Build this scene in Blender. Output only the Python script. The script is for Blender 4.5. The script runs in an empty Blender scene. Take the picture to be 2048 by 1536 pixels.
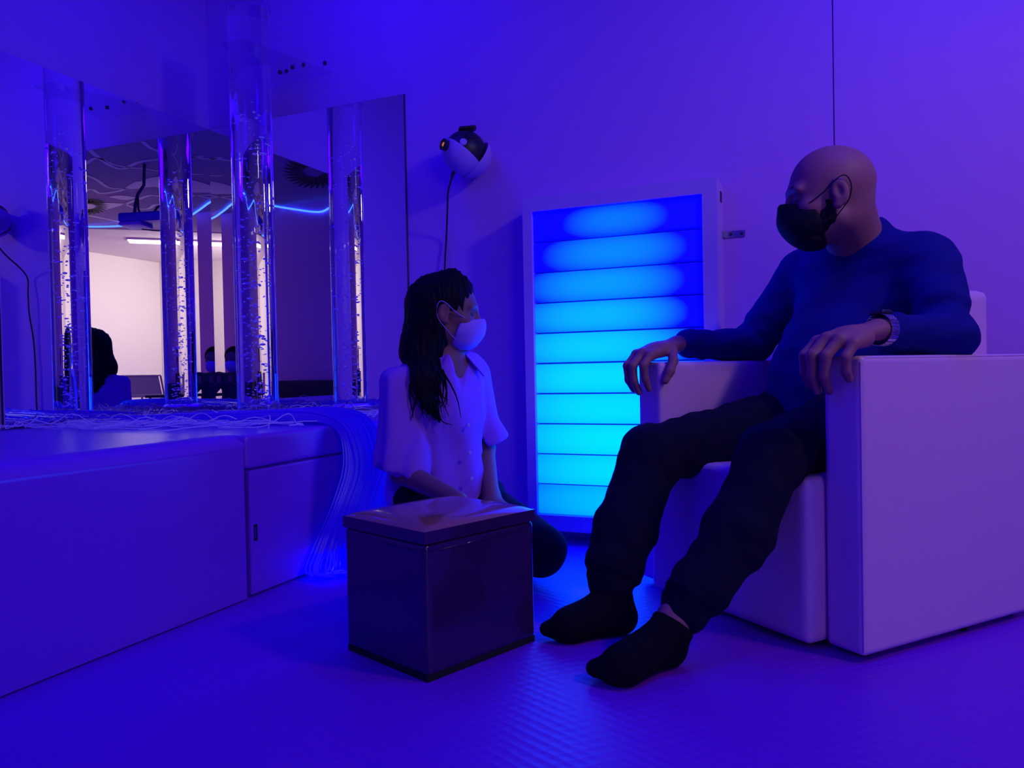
import bpy, bmesh, math, random
import numpy as np
from mathutils import Vector, Matrix

random.seed(7)
scene = bpy.context.scene
COL = scene.collection
PI = math.pi

# ---------------------------------------------------------------- camera
CAM = np.array([2.615, -2.712, 0.62])
YAW, PITCH, ROLL, FPX = math.radians(22.9), math.radians(-0.97), math.radians(-1.15), 1540.0
RM = Matrix.Rotation(YAW, 3, 'Z') @ Matrix.Rotation(PI / 2 + PITCH, 3, 'X') @ Matrix.Rotation(ROLL, 3, 'Z')
FWD = np.array([-math.sin(YAW), math.cos(YAW), 0.0])
RGT = np.array([math.cos(YAW), math.sin(YAW), 0.0])
UPV = np.array([0.0, 0.0, 1.0])
cd = bpy.data.cameras.new('camera')
cd.sensor_width = 36.0
cd.lens = FPX / 2048 * 36.0
cd.clip_start = 0.01
cam = bpy.data.objects.new('camera', cd)
COL.objects.link(cam)
cam.matrix_world = Matrix.Translation(Vector(CAM)) @ RM.to_4x4()
scene.camera = cam


def ray(px, py):
    d = np.array(RM @ Vector(((px - 1024) / FPX, (768 - py) / FPX, -1.0)))
    return d


def P(px, py, Z):
    """point of the room seen at a spot of the view, Z metres ahead of the viewer"""
    d = ray(px, py)
    return CAM + d * (Z / d.dot(FWD))


def on_z(px, py, z=0.0):
    d = ray(px, py)
    return CAM + d * ((z - CAM[2]) / d[2])


def on_y(px, py, y=0.0):
    d = ray(px, py)
    return CAM + d * ((y - CAM[1]) / d[1])


def CW(X, Z, z):
    return np.array([CAM[0], CAM[1], 0]) + X * RGT + Z * FWD + z * UPV


def double(px, py, z):
    """room point at height z that the mirror corner shows (seen after both mirrors)"""
    q = on_z(px, py, z)
    return np.array([-q[0], -q[1], z])


# ---------------------------------------------------------------- world, exposure, lights
w = bpy.data.worlds.new('world')
scene.world = w
w.use_nodes = True
w.node_tree.nodes['Background'].inputs[0].default_value = (0.0, 0.0, 0.0, 1)
scene.view_settings.view_transform = 'Standard'
scene.view_settings.look = 'None'
scene.view_settings.exposure = 0.0
scene.view_settings.gamma = 1.0
scene.cycles.use_denoising = True
scene.cycles.max_bounces = 14
scene.cycles.glossy_bounces = 8
scene.cycles.transmission_bounces = 14
scene.cycles.transparent_max_bounces = 12
scene.cycles.caustics_reflective = False
scene.cycles.caustics_refractive = False
scene.cycles.sample_clamp_indirect = 6.0

BLUE = (0.018, 0.0, 1.0)


def area(name, loc, target, size, energy, color, size_y=None):
    l = bpy.data.lights.new(name, 'AREA')
    l.shape = 'RECTANGLE'
    l.size = size
    l.size_y = size_y or size
    l.energy = energy
    l.color = color
    o = bpy.data.objects.new(name, l)
    COL.objects.link(o)
    o.location = loc
    d = Vector(target) - Vector(loc)
    o.rotation_euler = d.to_track_quat('-Z', 'Y').to_euler()
    return o


# blue colour wash of the room (area lamps without fixtures, outside the view)
area('ceiling_wash_fill', (0.95, -0.75, 2.52), (0.9, -0.35, 0), 0.5, 9, BLUE)
area('ceiling_wash_fill', (1.1, -3.3, 2.55), (1.3, -1.2, 0.3), 0.9, 27, BLUE)  # added unseen fill for the ambient blue from behind the viewer
area('lounge_wall_fill', (5.3, -6.7, 2.3), (8.0, -5.9, 1.1), 0.7, 62, (1.0, 0.86, 0.82))  # added hidden lamp that keeps the lounge walls bright
area('ceiling_wash_fill', (3.1, -0.9, 2.52), (2.9, -0.6, 0), 0.5, 16, BLUE)

# ---------------------------------------------------------------- materials


def mat(name, color=(0.8, 0.8, 0.8), rough=0.6, metal=0.0, emit=None, estr=0.0, ior=None, trans=0.0, coat=0.0,
        spec=None, bump=None, sheen=0.0):
    m = bpy.data.materials.new(name)
    m.use_nodes = True
    nt = m.node_tree
    b = nt.nodes['Principled BSDF']
    b.inputs['Base Color'].default_value = (*color, 1)
    b.inputs['Roughness'].default_value = rough
    b.inputs['Metallic'].default_value = metal
    if emit:
        b.inputs['Emission Color'].default_value = (*emit, 1)
        b.inputs['Emission Strength'].default_value = estr
    if ior:
        b.inputs['IOR'].default_value = ior
    if spec is not None:
        b.inputs['Specular IOR Level'].default_value = spec
    b.inputs['Transmission Weight'].default_value = trans
    b.inputs['Coat Weight'].default_value = coat
    b.inputs['Sheen Weight'].default_value = sheen
    if bump:
        scale, dist, kind = bump
        tc = nt.nodes.new('ShaderNodeTexCoord')
        if kind == 'noise':
            t = nt.nodes.new('ShaderNodeTexNoise')
            t.inputs['Detail'].default_value = 4
        elif kind == 'wave':
            t = nt.nodes.new('ShaderNodeTexWave')
        else:
            t = nt.nodes.new('ShaderNodeTexVoronoi')
        t.inputs['Scale'].default_value = scale
        nt.links.new(tc.outputs['Object'], t.inputs['Vector'])
        bp = nt.nodes.new('ShaderNodeBump')
        bp.inputs['Distance'].default_value = dist
        bp.inputs['Strength'].default_value = 0.6
        nt.links.new(t.outputs[0], bp.inputs['Height'])
        nt.links.new(bp.outputs[0], b.inputs['Normal'])
    return m


M = {}
M['wall'] = mat('painted_wall', (0.64, 0.22, 0.80), 0.75, bump=(60, 0.0006, 'noise'))
M['ceiling'] = mat('dark_ceiling', (0.28, 0.17, 0.44), 0.8)
M['ceil_paint'] = mat('pale_paint', (0.85, 0.8, 0.85), 0.7)
M['ceil_dark'] = mat('black_paint', (0.02, 0.02, 0.03), 0.8)
M['lounge_wall'] = mat('warm_white_wall', (0.82, 0.76, 0.74), 0.8)
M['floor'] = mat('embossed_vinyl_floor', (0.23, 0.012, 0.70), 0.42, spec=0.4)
M['mirror'] = mat('mirror_glass', (0.9, 0.9, 0.92), 0.0, 1.0)
M['mirror_edge'] = mat('mirror_edge', (0.05, 0.05, 0.12), 0.4)
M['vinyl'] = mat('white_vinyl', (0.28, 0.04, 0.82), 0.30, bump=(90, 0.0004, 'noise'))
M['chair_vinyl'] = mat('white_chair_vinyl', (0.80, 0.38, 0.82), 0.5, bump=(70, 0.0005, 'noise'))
M['black'] = mat('black_plastic', (0.012, 0.012, 0.016), 0.45)
M['seam'] = mat('dark_seam', (0.05, 0.03, 0.08), 0.8)
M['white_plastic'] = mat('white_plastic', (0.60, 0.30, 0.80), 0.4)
M['steel'] = mat('steel', (0.65, 0.62, 0.66), 0.25, 1.0)
M['dark_metal'] = mat('dark_metal', (0.08, 0.08, 0.1), 0.35, 0.8)
M['water'] = mat('water', (0.97, 0.97, 1.0), 0.0, ior=1.33, trans=1.0)
M['acrylic'] = mat('clear_acrylic', (0.97, 0.97, 1.0), 0.02, ior=1.06, trans=1.0)
M['bubble'] = mat('air_bubble', (1, 1, 1), 0.0, ior=1.0 / 1.33, trans=1.0)
M['tube_base'] = mat('lit_tube_base', (0.2, 0.2, 0.3), 0.3, emit=(0.02, 0.0, 1.0), estr=1.2)
M['fibre'] = mat('optical_fibre', (0.16, 0.05, 0.75), 0.3, emit=(0.01, 0.0, 1.0), estr=0.16)
M['fibre_lit'] = mat('lit_fibre', (0.80, 0.66, 0.92), 0.2, emit=(0.03, 0.0, 1.0), estr=0.06)  # paler than the hanging strands: caught white light put into the colour
M['fibre_end'] = mat('glowing_fibre_end', (0.15, 0.08, 0.75), 0.3, emit=(0.0, 0.0, 1.0), estr=1.3)
M['navy'] = mat('navy_knit', (0.006, 0.006, 0.20), 0.85, bump=(220, 0.0008, 'noise'), spec=0.15)
M['trouser'] = mat('black_cotton', (0.008, 0.006, 0.028), 0.9, spec=0.12, bump=(150, 0.0006, 'noise'))
M['sock'] = mat('black_sock', (0.008, 0.008, 0.014), 0.95, spec=0.08, bump=(260, 0.0008, 'noise'))
M['skin_m'] = mat('skin', (0.36, 0.12, 0.18), 0.55, spec=0.3)
M['skin_w'] = mat('skin_tan', (0.26, 0.10, 0.12), 0.55, spec=0.3)
M['hair'] = mat('black_hair', (0.004, 0.004, 0.010), 0.6, spec=0.10)
M['beard'] = mat('dark_beard', (0.02, 0.012, 0.025), 0.9, spec=0.1)
M['mask_black'] = mat('black_mask', (0.008, 0.008, 0.02), 0.75, spec=0.2)
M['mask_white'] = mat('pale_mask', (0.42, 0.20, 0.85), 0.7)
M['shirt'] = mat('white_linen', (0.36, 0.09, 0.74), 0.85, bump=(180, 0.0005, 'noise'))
M['eye'] = mat('eye_white', (0.13, 0.11, 0.13), 0.25)
M['iris'] = mat('iris', (0.01, 0.008, 0.01), 0.15)
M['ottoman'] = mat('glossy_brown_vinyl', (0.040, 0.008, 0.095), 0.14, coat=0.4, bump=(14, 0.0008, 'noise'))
M['ottoman_lid'] = mat('glossy_brown_vinyl_lit', (0.40, 0.15, 0.10), 0.14, coat=0.6, bump=(12, 0.0012, 'noise'))  # brown vinyl, with the warm light on it put into the colour
M['rubber'] = mat('black_rubber', (0.006, 0.006, 0.01), 0.8)
M['led'] = mat('led_strip_glow', (0.1, 0.1, 0.3), 0.4, emit=(0.03, 0.13, 1.0), estr=4.0)
M['lamp'] = mat('lamp_diffuser', (0.9, 0.9, 0.9), 0.5, emit=(1.0, 0.88, 0.84), estr=18.0)
M['lens'] = mat('lens_glow', (0.1, 0.03, 0.02), 0.1, emit=(1.0, 0.22, 0.10), estr=0.5)
M['mesh_grey'] = mat('grey_mesh', (0.55, 0.48, 0.58), 0.8)
M['dark_cloth'] = mat('dark_cloth', (0.03, 0.02, 0.08), 0.9)
M['coral'] = mat('coral_plastic', (0.75, 0.25, 0.18), 0.5)

# floor: small raised lozenges of embossed vinyl
nt = M['floor'].node_tree
b = nt.nodes['Principled BSDF']
tc = nt.nodes.new('ShaderNodeTexCoord')
mp = nt.nodes.new('ShaderNodeMapping')
mp.inputs['Rotation'].default_value = (0, 0, math.radians(35))
mp.inputs['Scale'].default_value = (1.0, 1.5, 1.0)
v = nt.nodes.new('ShaderNodeTexVoronoi')
v.inputs['Scale'].default_value = 34
v.inputs['Randomness'].default_value = 0.12
bp = nt.nodes.new('ShaderNodeBump')
bp.inputs['Distance'].default_value = 0.003
bp.inputs['Strength'].default_value = 0.55
nt.links.new(tc.outputs['Object'], mp.inputs['Vector'])
nt.links.new(mp.outputs[0], v.inputs['Vector'])
nt.links.new(v.outputs['Distance'], bp.inputs['Height'])
nt.links.new(bp.outputs[0], b.inputs['Normal'])


ac = M['acrylic'].node_tree
for n_ in list(ac.nodes):
    if n_.type == 'BSDF_PRINCIPLED':
        ac.nodes.remove(n_)
t_, g_, x_ = (ac.nodes.new(k) for k in ('ShaderNodeBsdfTransparent', 'ShaderNodeBsdfGlossy', 'ShaderNodeMixShader'))
t_.inputs[0].default_value = (0.93, 0.93, 0.97, 1)
g_.inputs['Roughness'].default_value = 0.03
x_.inputs[0].default_value = 0.06
ac.links.new(t_.outputs[0], x_.inputs[1])
ac.links.new(g_.outputs[0], x_.inputs[2])
ac.links.new(x_.outputs[0], ac.nodes['Material Output'].inputs[0])


def segment_material(k, n):
    """light-panel segment: lamp behind a diffuser, hottest along its middle"""
    m = bpy.data.materials.new('panel_segment_glow')
    m.use_nodes = True
    nt = m.node_tree
    b = nt.nodes['Principled BSDF']
    b.inputs['Base Color'].default_value = (0.02, 0.02, 0.1, 1)
    b.inputs['Roughness'].default_value = 0.5
    tc = nt.nodes.new('ShaderNodeTexCoord')
    sp = nt.nodes.new('ShaderNodeSeparateXYZ')
    nt.links.new(tc.outputs['Object'], sp.inputs[0])
    t = k / (n - 1.0)          # 0 = top
    cx = [0.0, -0.01, -0.05, -0.07, -0.08, -0.06, -0.03, 0.0, 0.03, 0.04][k]
    rx = [0.19, 0.26, 0.29, 0.32, 0.37, 0.42, 0.46, 0.50, 0.52, 0.50][k]
    g = [0.17, 0.24, 0.32, 0.46, 0.60, 0.72, 0.74, 0.78, 0.72, 0.52][k]
    rz = [0.062, 0.075, 0.08, 0.085, 0.10, 0.11, 0.12, 0.12, 0.12, 0.11][k]

    def math_node(op, a, bb=None):
        q = nt.nodes.new('ShaderNodeMath')
        q.operation = op
        for i, s in enumerate((a, bb)):
            if s is None:
                continue
            if isinstance(s, (int, float)):
                q.inputs[i].default_value = s
            else:
                nt.links.new(s, q.inputs[i])
        return q.outputs[0]
    ex = math_node('POWER', math_node('ABSOLUTE', math_node('DIVIDE', math_node('SUBTRACT', sp.outputs[0], cx), rx)), 2.4)
    ez = math_node('POWER', math_node('ABSOLUTE', math_node('DIVIDE', sp.outputs[2], rz)), 2.4)
    f = math_node('SUBTRACT', 1.0, math_node('ADD', ex, ez))
    f = math_node('MAXIMUM', f, 0.0)
    f = math_node('POWER', f, 1.3)
    mr = nt.nodes.new('ShaderNodeMix')
    mr.data_type = 'RGBA'
    B = 9.0
    mr.inputs[6].default_value = (0.0, 0.0, 3.4, 1)
    mr.inputs[7].default_value = (0.0, g, B, 1)
    nt.links.new(f, mr.inputs[0])
    nt.links.new(mr.outputs[2], b.inputs['Emission Color'])
    b.inputs['Emission Strength'].default_value = 1.0
    return m


# ---------------------------------------------------------------- mesh helpers


def link(name, me, m=None, parent=None, smooth=False, matrix=None):
    o = bpy.data.objects.new(name, me)
    COL.objects.link(o)
    if m is not None:
        me.materials.append(m)
    if parent is not None:
        o.parent = parent
        o.matrix_parent_inverse = parent.matrix_basis.inverted()
    if smooth:
        me.polygons.foreach_set('use_smooth', [True] * len(me.polygons))
    return o


def from_bm(name, bm, m=None, parent=None, smooth=False, wn=False):
    me = bpy.data.meshes.new(name)
    bmesh.ops.recalc_face_normals(bm, faces=bm.faces)
    if smooth:
        bm.normal_update()
        for e_ in bm.edges:
            if len(e_.link_faces) == 2 and e_.calc_face_angle(0) > 0.75:
                e_.smooth = False
    bm.to_mesh(me)
    bm.free()
    o = link(name, me, m, parent, smooth)
    if wn:
        o.modifiers.new('weighted_normals', 'WEIGHTED_NORMAL').keep_sharp = True
    return o


def tag(o, label=None, cat=None, group=None, kind=None):
    if label:
        o['label'] = label
    if cat:
        o['category'] = cat
    if group:
        o['group'] = group
    if kind:
        o['kind'] = kind
    return o


def thing(name, label, cat, loc=(0, 0, 0), group=None):
    o = bpy.data.objects.new(name, None)
    COL.objects.link(o)
    o.location = loc
    o.empty_display_size = 0.1
    return tag(o, label, cat, group)


def hexa(bm, c8, bevel=0.0, seg=3):
    """box from 8 corners: bottom 4 (ccw) then top 4"""
    vs = [bm.verts.new(Vector(c)) for c in c8]
    fs = [(0, 3, 2, 1), (4, 5, 6, 7), (0, 1, 5, 4), (1, 2, 6, 5), (2, 3, 7, 6), (3, 0, 4, 7)]
    faces = [bm.faces.new([vs[i] for i in f]) for f in fs]
    if bevel > 0:
        es = list({e for f in faces for e in f.edges})
        bmesh.ops.bevel(bm, geom=es, offset=bevel, segments=seg, profile=0.6, affect='EDGES')


def obox(bm, o, ax, ay, az, bevel=0.0, seg=3):
    """oriented box: corner o and three edge vectors"""
    o, ax, ay, az = [np.array(q, float) for q in (o, ax, ay, az)]
    hexa(bm, [o, o + ax, o + ax + ay, o + ay, o + az, o + ax + az, o + ax + ay + az, o + ay + az], bevel, seg)


def box(bm, lo, hi, bevel=0.0, seg=3):
    lo, hi = np.array(lo, float), np.array(hi, float)
    d = hi - lo
    obox(bm, lo, (d[0], 0, 0), (0, d[1], 0), (0, 0, d[2]), bevel, seg)


def frame_of(d):
    d = Vector(d).normalized()
    a = Vector((0, 0, 1)) if abs(d.z) < 0.9 else Vector((1, 0, 0))
    x = d.cross(a).normalized()
    return x, d.cross(x).normalized(), d


def tube(bm, pts, r, n=8, caps=True):
    """round tube along points; r a number or a list"""
    pts = [Vector(p) for p in pts]
    rr = r if isinstance(r, (list, tuple)) else [r] * len(pts)
    rings = []
    x = None
    for i, p in enumerate(pts):
        d = (pts[min(i + 1, len(pts) - 1)] - pts[max(i - 1, 0)]).normalized()
        if x is None:
            x, y, _ = frame_of(d)
        else:
            x = (x - d * x.dot(d)).normalized()
            y = d.cross(x)
        y = d.cross(x)
        rings.append([bm.verts.new(p + (x * math.cos(2 * PI * k / n) + y * math.sin(2 * PI * k / n)) * rr[i]) for k in range(n)])
    for a, c in zip(rings, rings[1:]):
        for k in range(n):
            bm.faces.new((a[k], a[(k + 1) % n], c[(k + 1) % n], c[k]))
    if caps:
        bm.faces.new(rings[0][::-1])
        bm.faces.new(rings[-1])


def catmull(pts, n=8):
    pts = [np.array(p, float) for p in pts]
    q = [2 * pts[0] - pts[1]] + pts + [2 * pts[-1] - pts[-2]]
    out = []
    for i in range(1, len(q) - 2):
        for k in range(n):
            t = k / n
            a, b_, c, d = q[i - 1], q[i], q[i + 1], q[i + 2]
            out.append(0.5 * (2 * b_ + (c - a) * t + (2 * a - 5 * b_ + 4 * c - d) * t * t + (3 * b_ - a - 3 * c + d) * t ** 3))
    out.append(pts[-1])
    return out


def lathe(bm, prof, origin, axis, n=40, a0=0.0, a1=2 * PI):
    """revolve (radius, along-axis) pairs"""
    x, y, d = frame_of(axis)
    o = Vector(origin)
    full = abs(a1 - a0 - 2 * PI) < 1e-6
    m = n if full else n + 1
    rings = []
    for (r, h) in prof:
        if r < 1e-6:
            rings.append([bm.verts.new(o + d * h)])
        else:
            rings.append([bm.verts.new(o + d * h + (x * math.cos(a0 + (a1 - a0) * k / n) + y * math.sin(a0 + (a1 - a0) * k / n)) * r) for k in range(m)])
    for A, B in zip(rings, rings[1:]):
        for k in range(n):
            k2 = (k + 1) % m if full else k + 1
            if len(A) == 1 and len(B) == 1:
                continue
            if len(A) == 1:
                bm.faces.new((A[0], B[k], B[k2]))
            elif len(B) == 1:
                bm.faces.new((A[k], B[0], A[k2]))
            else:
                bm.faces.new((A[k], B[k], B[k2], A[k2]))


def prism(bm, poly, z0, z1):
    lo = [bm.verts.new((p[0], p[1], z0)) for p in poly]
    hi = [bm.verts.new((p[0], p[1], z1)) for p in poly]
    n = len(poly)
    bm.faces.new(lo[::-1])
    bm.faces.new(hi)
    for k in range(n):
        bm.faces.new((lo[k], lo[(k + 1) % n], hi[(k + 1) % n], hi[k]))


def sphere(bm, c, r, seg=20, rings=12, scale=None):
    mt = Matrix.Translation(Vector(c))
    if scale is not None:
        mt = mt @ Matrix.Diagonal((*scale, 1))
    bmesh.ops.create_uvsphere(bm, u_segments=seg, v_segments=rings, radius=r, matrix=mt)


# ---------------------------------------------------------------- bodies: smooth blended solids


class Cone:
    """tapered round limb, optionally flattened along a direction"""

    def __init__(s, a, b, ra, rb, k=0.02, flat=None, op=1, wr=None):
        s.a, s.b = np.array(a, float), np.array(b, float)
        s.ra, s.rb, s.k, s.op, s.wr = ra, rb, k, op, wr
        s.flat = None if flat is None else (np.array(flat[0], float) / np.linalg.norm(flat[0]), flat[1])
        s.c = (s.a + s.b) / 2
        s.R = np.linalg.norm(s.b - s.a) / 2 + max(ra, rb) * 1.0

    def off(s, d):
        return Cone(s.a, s.b, s.ra + d, s.rb + d, s.k, s.flat, s.op, s.wr)

    def __call__(s, p):
        ab = s.b - s.a
        L2 = float(ab.dot(ab)) + 1e-12
        q = p - s.a
        t = np.clip(q @ ab / L2, 0, 1)
        v = q - t[:, None] * ab
        m = 1.0
        if s.flat is not None:
            n, sc = s.flat
            c = v @ n
            v = v + c[:, None] * n * (1 / sc - 1)
            m = 0.5 + 0.5 * sc
        d = np.sqrt((v * v).sum(1)) - (s.ra + (s.rb - s.ra) * t)
        if s.wr is not None:
            amp, wl, c0, wd = s.wr
            L = math.sqrt(L2)
            ph = p @ np.array([17.0, 23.0, 11.0])
            d = d + amp * np.sin(2 * PI * t * L / wl + 0.9 * np.sin(ph)) * np.exp(-((t - c0) / wd) ** 2)
        return d * m


class Ell:
    def __init__(s, c, ax, r, k=0.02, op=1):
        s.c = np.array(c, float)
        s.ax = np.array(ax, float)      # rows = axes
        s.r = np.array(r, float)
        s.k, s.op, s.R = k, op, max(r)

    def off(s, d):
        return Ell(s.c, s.ax, s.r + d, s.k, s.op)

    def __call__(s, p):
        q = (p - s.c) @ s.ax.T
        k0 = np.sqrt(((q / s.r) ** 2).sum(1)) + 1e-9
        k1 = np.sqrt(((q / s.r ** 2) ** 2).sum(1)) + 1e-9
        return k0 * (k0 - 1) / k1


class Half:
    """cuts away the side its normal points to"""

    def __init__(s, c, n, k=0.004, lim=None):
        s.pc = np.array(c, float)
        s.n = np.array(n, float) / np.linalg.norm(n)
        s.k, s.op = k, -1
        s.c, s.R = (s.pc, lim) if lim else (s.pc, 1e6)
        s.lim = lim

    def off(s, d):
        return s

    def __call__(s, p):
        d = -((p - s.pc) @ s.n)
        if s.lim:
            d = np.maximum(d, np.sqrt(((p - s.pc) ** 2).sum(1)) - s.lim)
        return d


def evaluate(prims, p, disp=None):
    f = np.full(len(p), 1.0)
    for s in prims:
        d = s(p)
        k = s.k
        if s.op > 0:
            h = np.clip(0.5 + 0.5 * (d - f) / k, 0, 1)
            f = d * (1 - h) + f * h - k * h * (1 - h)
        else:
            d = -d
            h = np.clip(0.5 - 0.5 * (d - f) / k, 0, 1)
            f = d * (1 - h) + f * h + k * h * (1 - h)
    if disp is not None:
        f = f + disp(p)
    return f


def wobble(seed, wl, amp, stretch=(1, 1, 1), n=7):
    rs = np.random.RandomState(seed)
    dirs = rs.normal(size=(n, 3))
    dirs /= np.linalg.norm(dirs, axis=1)[:, None]
    dirs = dirs * np.array(stretch)
    ph = rs.uniform(0, 6.28, n)
    fr = 2 * PI / (wl * rs.uniform(0.7, 1.4, n))

    def g(p):
        o = np.zeros(len(p))
        for d, a, q in zip(dirs, ph, fr):
            o += np.sin(p @ d * q + a)
        return amp * o / math.sqrt(n)
    return g


def solid(name, prims, h, m, parent=None, disp=None):
    """polygonise a blended solid (surface nets)"""
    pos = [s for s in prims if s.op > 0]
    lo = np.min([s.c - s.R for s in pos], axis=0) - 0.03
    hi = np.max([s.c + s.R for s in pos], axis=0) + 0.03
    N = 20
    dims = (np.ceil((hi - lo) / h / N).astype(int)) * N + 1
    nb = (dims - 1) // N
    V = np.full(dims, 1.0, np.float32)
    g = np.stack(np.meshgrid(*[np.arange(k) for k in nb], indexing='ij'), -1).reshape(-1, 3)
    cen = lo + (g + 0.5) * N * h
    half = N * h * math.sqrt(3) / 2
    cv = evaluate(prims, cen, disp)
    li = np.arange(N + 1)
    loc = np.stack(np.meshgrid(li, li, li, indexing='ij'), -1).reshape(-1, 3)
    for bi, c, val in zip(g, cen, cv):
        i0 = bi * N
        sl = tuple(slice(i0[a], i0[a] + N + 1) for a in range(3))
        if abs(val) > half * 1.9 + 0.02:
            if val < 0:
                V[sl] = np.minimum(V[sl], -1.0)
            continue
        near = [s for s in prims if np.linalg.norm(s.c - c) < s.R + half + s.k + 0.03]
        if not near:
            continue
        V[sl] = evaluate(near, lo + (i0 + loc) * h, disp).reshape(N + 1, N + 1, N + 1)
    S = V < 0
    c8 = np.zeros(tuple(dims - 1), np.uint8)
    for dx in (0, 1):
        for dy in (0, 1):
            for dz in (0, 1):
                c8 += S[dx:dims[0] - 1 + dx, dy:dims[1] - 1 + dy, dz:dims[2] - 1 + dz]
    act = np.argwhere((c8 > 0) & (c8 < 8))
    idx = np.full(tuple(dims - 1), -1, np.int32)
    idx[tuple(act.T)] = np.arange(len(act))
    acc = np.zeros((len(act), 3))
    cnt = np.zeros(len(act))
    corner = [(dx, dy, dz) for dx in (0, 1) for dy in (0, 1) for dz in (0, 1)]
    cvv = {c: V[act[:, 0] + c[0], act[:, 1] + c[1], act[:, 2] + c[2]].astype(float) for c in corner}
    for c in corner:
        for a in range(3):
            if c[a]:
                continue
            d = list(c)
            d[a] = 1
            d = tuple(d)
            v0, v1 = cvv[c], cvv[d]
            x = (v0 < 0) != (v1 < 0)
            t = np.where(x, v0 / (v0 - v1 + 1e-12), 0)
            pt = np.tile(np.array(c, float), (len(act), 1))
            pt[:, a] += t
            acc[x] += pt[x]
            cnt[x] += 1
    verts = lo + (act + acc / cnt[:, None]) * h
    quads = []
    for a in range(3):
        b1, b2 = (a + 1) % 3, (a + 2) % 3
        s0 = [slice(None)] * 3
        s1 = [slice(None)] * 3
        s0[a], s1[a] = slice(0, -1), slice(1, None)
        A, B = S[tuple(s0)], S[tuple(s1)]
        e = np.argwhere(A != B)
        e = e[(e[:, b1] > 0) & (e[:, b2] > 0) & (e[:, b1] < dims[b1] - 1) & (e[:, b2] < dims[b2] - 1)]
        inside = A[tuple(e.T)]
        q = []
        for o1, o2 in ((-1, -1), (0, -1), (0, 0), (-1, 0)):
            f = e.copy()
            f[:, b1] += o1
            f[:, b2] += o2
            q.append(idx[tuple(f.T)])
        q = np.stack(q, 1)
        q[~inside] = q[~inside][:, ::-1]
        quads.append(q)
    quads = np.concatenate(quads)
    quads = quads[(quads >= 0).all(1)]
    # drop crumbs: keep the biggest connected piece only where the solid should be one
    me = bpy.data.meshes.new(name)
    me.vertices.add(len(verts))
    me.vertices.foreach_set('co', verts.astype(np.float32).ravel())
    me.loops.add(len(quads) * 4)
    me.loops.foreach_set('vertex_index', quads.astype(np.int32).ravel())
    me.polygons.add(len(quads))
    me.polygons.foreach_set('loop_start', np.arange(0, len(quads) * 4, 4, dtype=np.int32))
    me.update(calc_edges=True)
    me.validate()
    return link(name, me, m, parent, smooth=True)


# ================================================================ THE ROOM
CEIL = 2.62
XR, YF, YOPEN = 4.45, -4.6, -2.8          # right wall, front wall, where the right wall stops
LX, LY = 8.0, -7.4                          # bright room beyond


def struct(name, bm, m, parent=None):
    o = from_bm(name, bm, m, parent)
    if parent is None:
        o['kind'] = 'structure'
    return o


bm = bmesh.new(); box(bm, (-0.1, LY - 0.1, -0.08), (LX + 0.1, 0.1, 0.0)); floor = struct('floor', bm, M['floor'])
bm = bmesh.new(); box(bm, (-0.1, LY - 0.1, CEIL), (LX + 0.1, 0.1, CEIL + 0.08)); ceiling = struct('ceiling', bm, M['ceiling'])
bm = bmesh.new(); box(bm, (-0.1, YF - 0.1, 0), (0.0, 0.0, CEIL)); struct('wall_left', bm, M['wall'])
# the ceiling turns white beyond the light strip, over the bright room
bm = bmesh.new()
prism(bm, [double(x_, y_, CEIL)[:2] for (x_, y_) in ((150, 458), (260, 460), (370, 463), (436, 466))] + [(4.9, LY), (LX, LY), (LX, YOPEN), (double(150, 458, CEIL)[0], YOPEN)], CEIL - 0.012, CEIL - 0.0005)
struct('ceiling_lounge', bm, M['lounge_wall'])
# back wall: two boards with an open joint behind the armchair
JX = on_y(1666, 100, 0.0)[0]
bm = bmesh.new(); box(bm, (-0.1, 0.0, 0), (JX - 0.002, 0.1, CEIL)); box(bm, (JX + 0.002, 0.0, 0), (XR + 0.1, 0.1, CEIL))
struct('wall_back', bm, M['wall'])
bm = bmesh.new(); box(bm, (JX - 0.002, 0.006, 0), (JX + 0.002, 0.09, CEIL)); struct('trim_1', bm, mat('board_joint', (0.30, 0.08, 0.45), 0.8))
bm = bmesh.new(); box(bm, (XR, YOPEN, 0), (XR + 0.1, 0.0, CEIL)); struct('wall_right', bm, M['wall'])
bm = bmesh.new(); box(bm, (0.0, YF - 0.1, 0), (XR + 0.02, YF, CEIL)); struct('wall_front', bm, M['wall'])
bm = bmesh.new()
box(bm, (LX, LY, 0), (LX + 0.1, YOPEN + 0.1, CEIL))
struct('wall_lounge_right', bm, M['lounge_wall'])
bm = bmesh.new()
box(bm, (XR - 1.5, LY - 0.1, 0), (LX, LY, CEIL))
struct('wall_lounge_far', bm, M['lounge_wall'])
bm = bmesh.new()
box(bm, (XR + 0.1, YOPEN, 0), (LX + 0.1, YOPEN + 0.1, CEIL))
struct('wall_lounge_near', bm, M['lounge_wall'])
bm = bmesh.new()
box(bm, (XR - 1.6, LY, 0), (XR - 1.5, YF - 0.1, CEIL))
struct('wall_lounge_left', bm, M['lounge_wall'])

# wavy painted lines and fans on the ceiling (the mirrors show them)


def strip(bm, pts, wid, z):
    pts = catmull(pts, 8)
    L = []
    for i, p in enumerate(pts):
        d = pts[min(i + 1, len(pts) - 1)] - pts[max(i - 1, 0)]
        n = np.array([-d[1], d[0]])
        n /= np.linalg.norm(n) + 1e-9
        wq = wid[0] + (wid[1] - wid[0]) * math.sin(PI * i / (len(pts) - 1)) if isinstance(wid, tuple) else wid
        L.append((bm.verts.new((p[0] + n[0] * wq / 2, p[1] + n[1] * wq / 2, z)), bm.verts.new((p[0] - n[0] * wq / 2, p[1] - n[1] * wq / 2, z))))
    for a, c in zip(L, L[1:]):
        bm.faces.new((a[0], a[1], c[1], c[0]))


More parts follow.
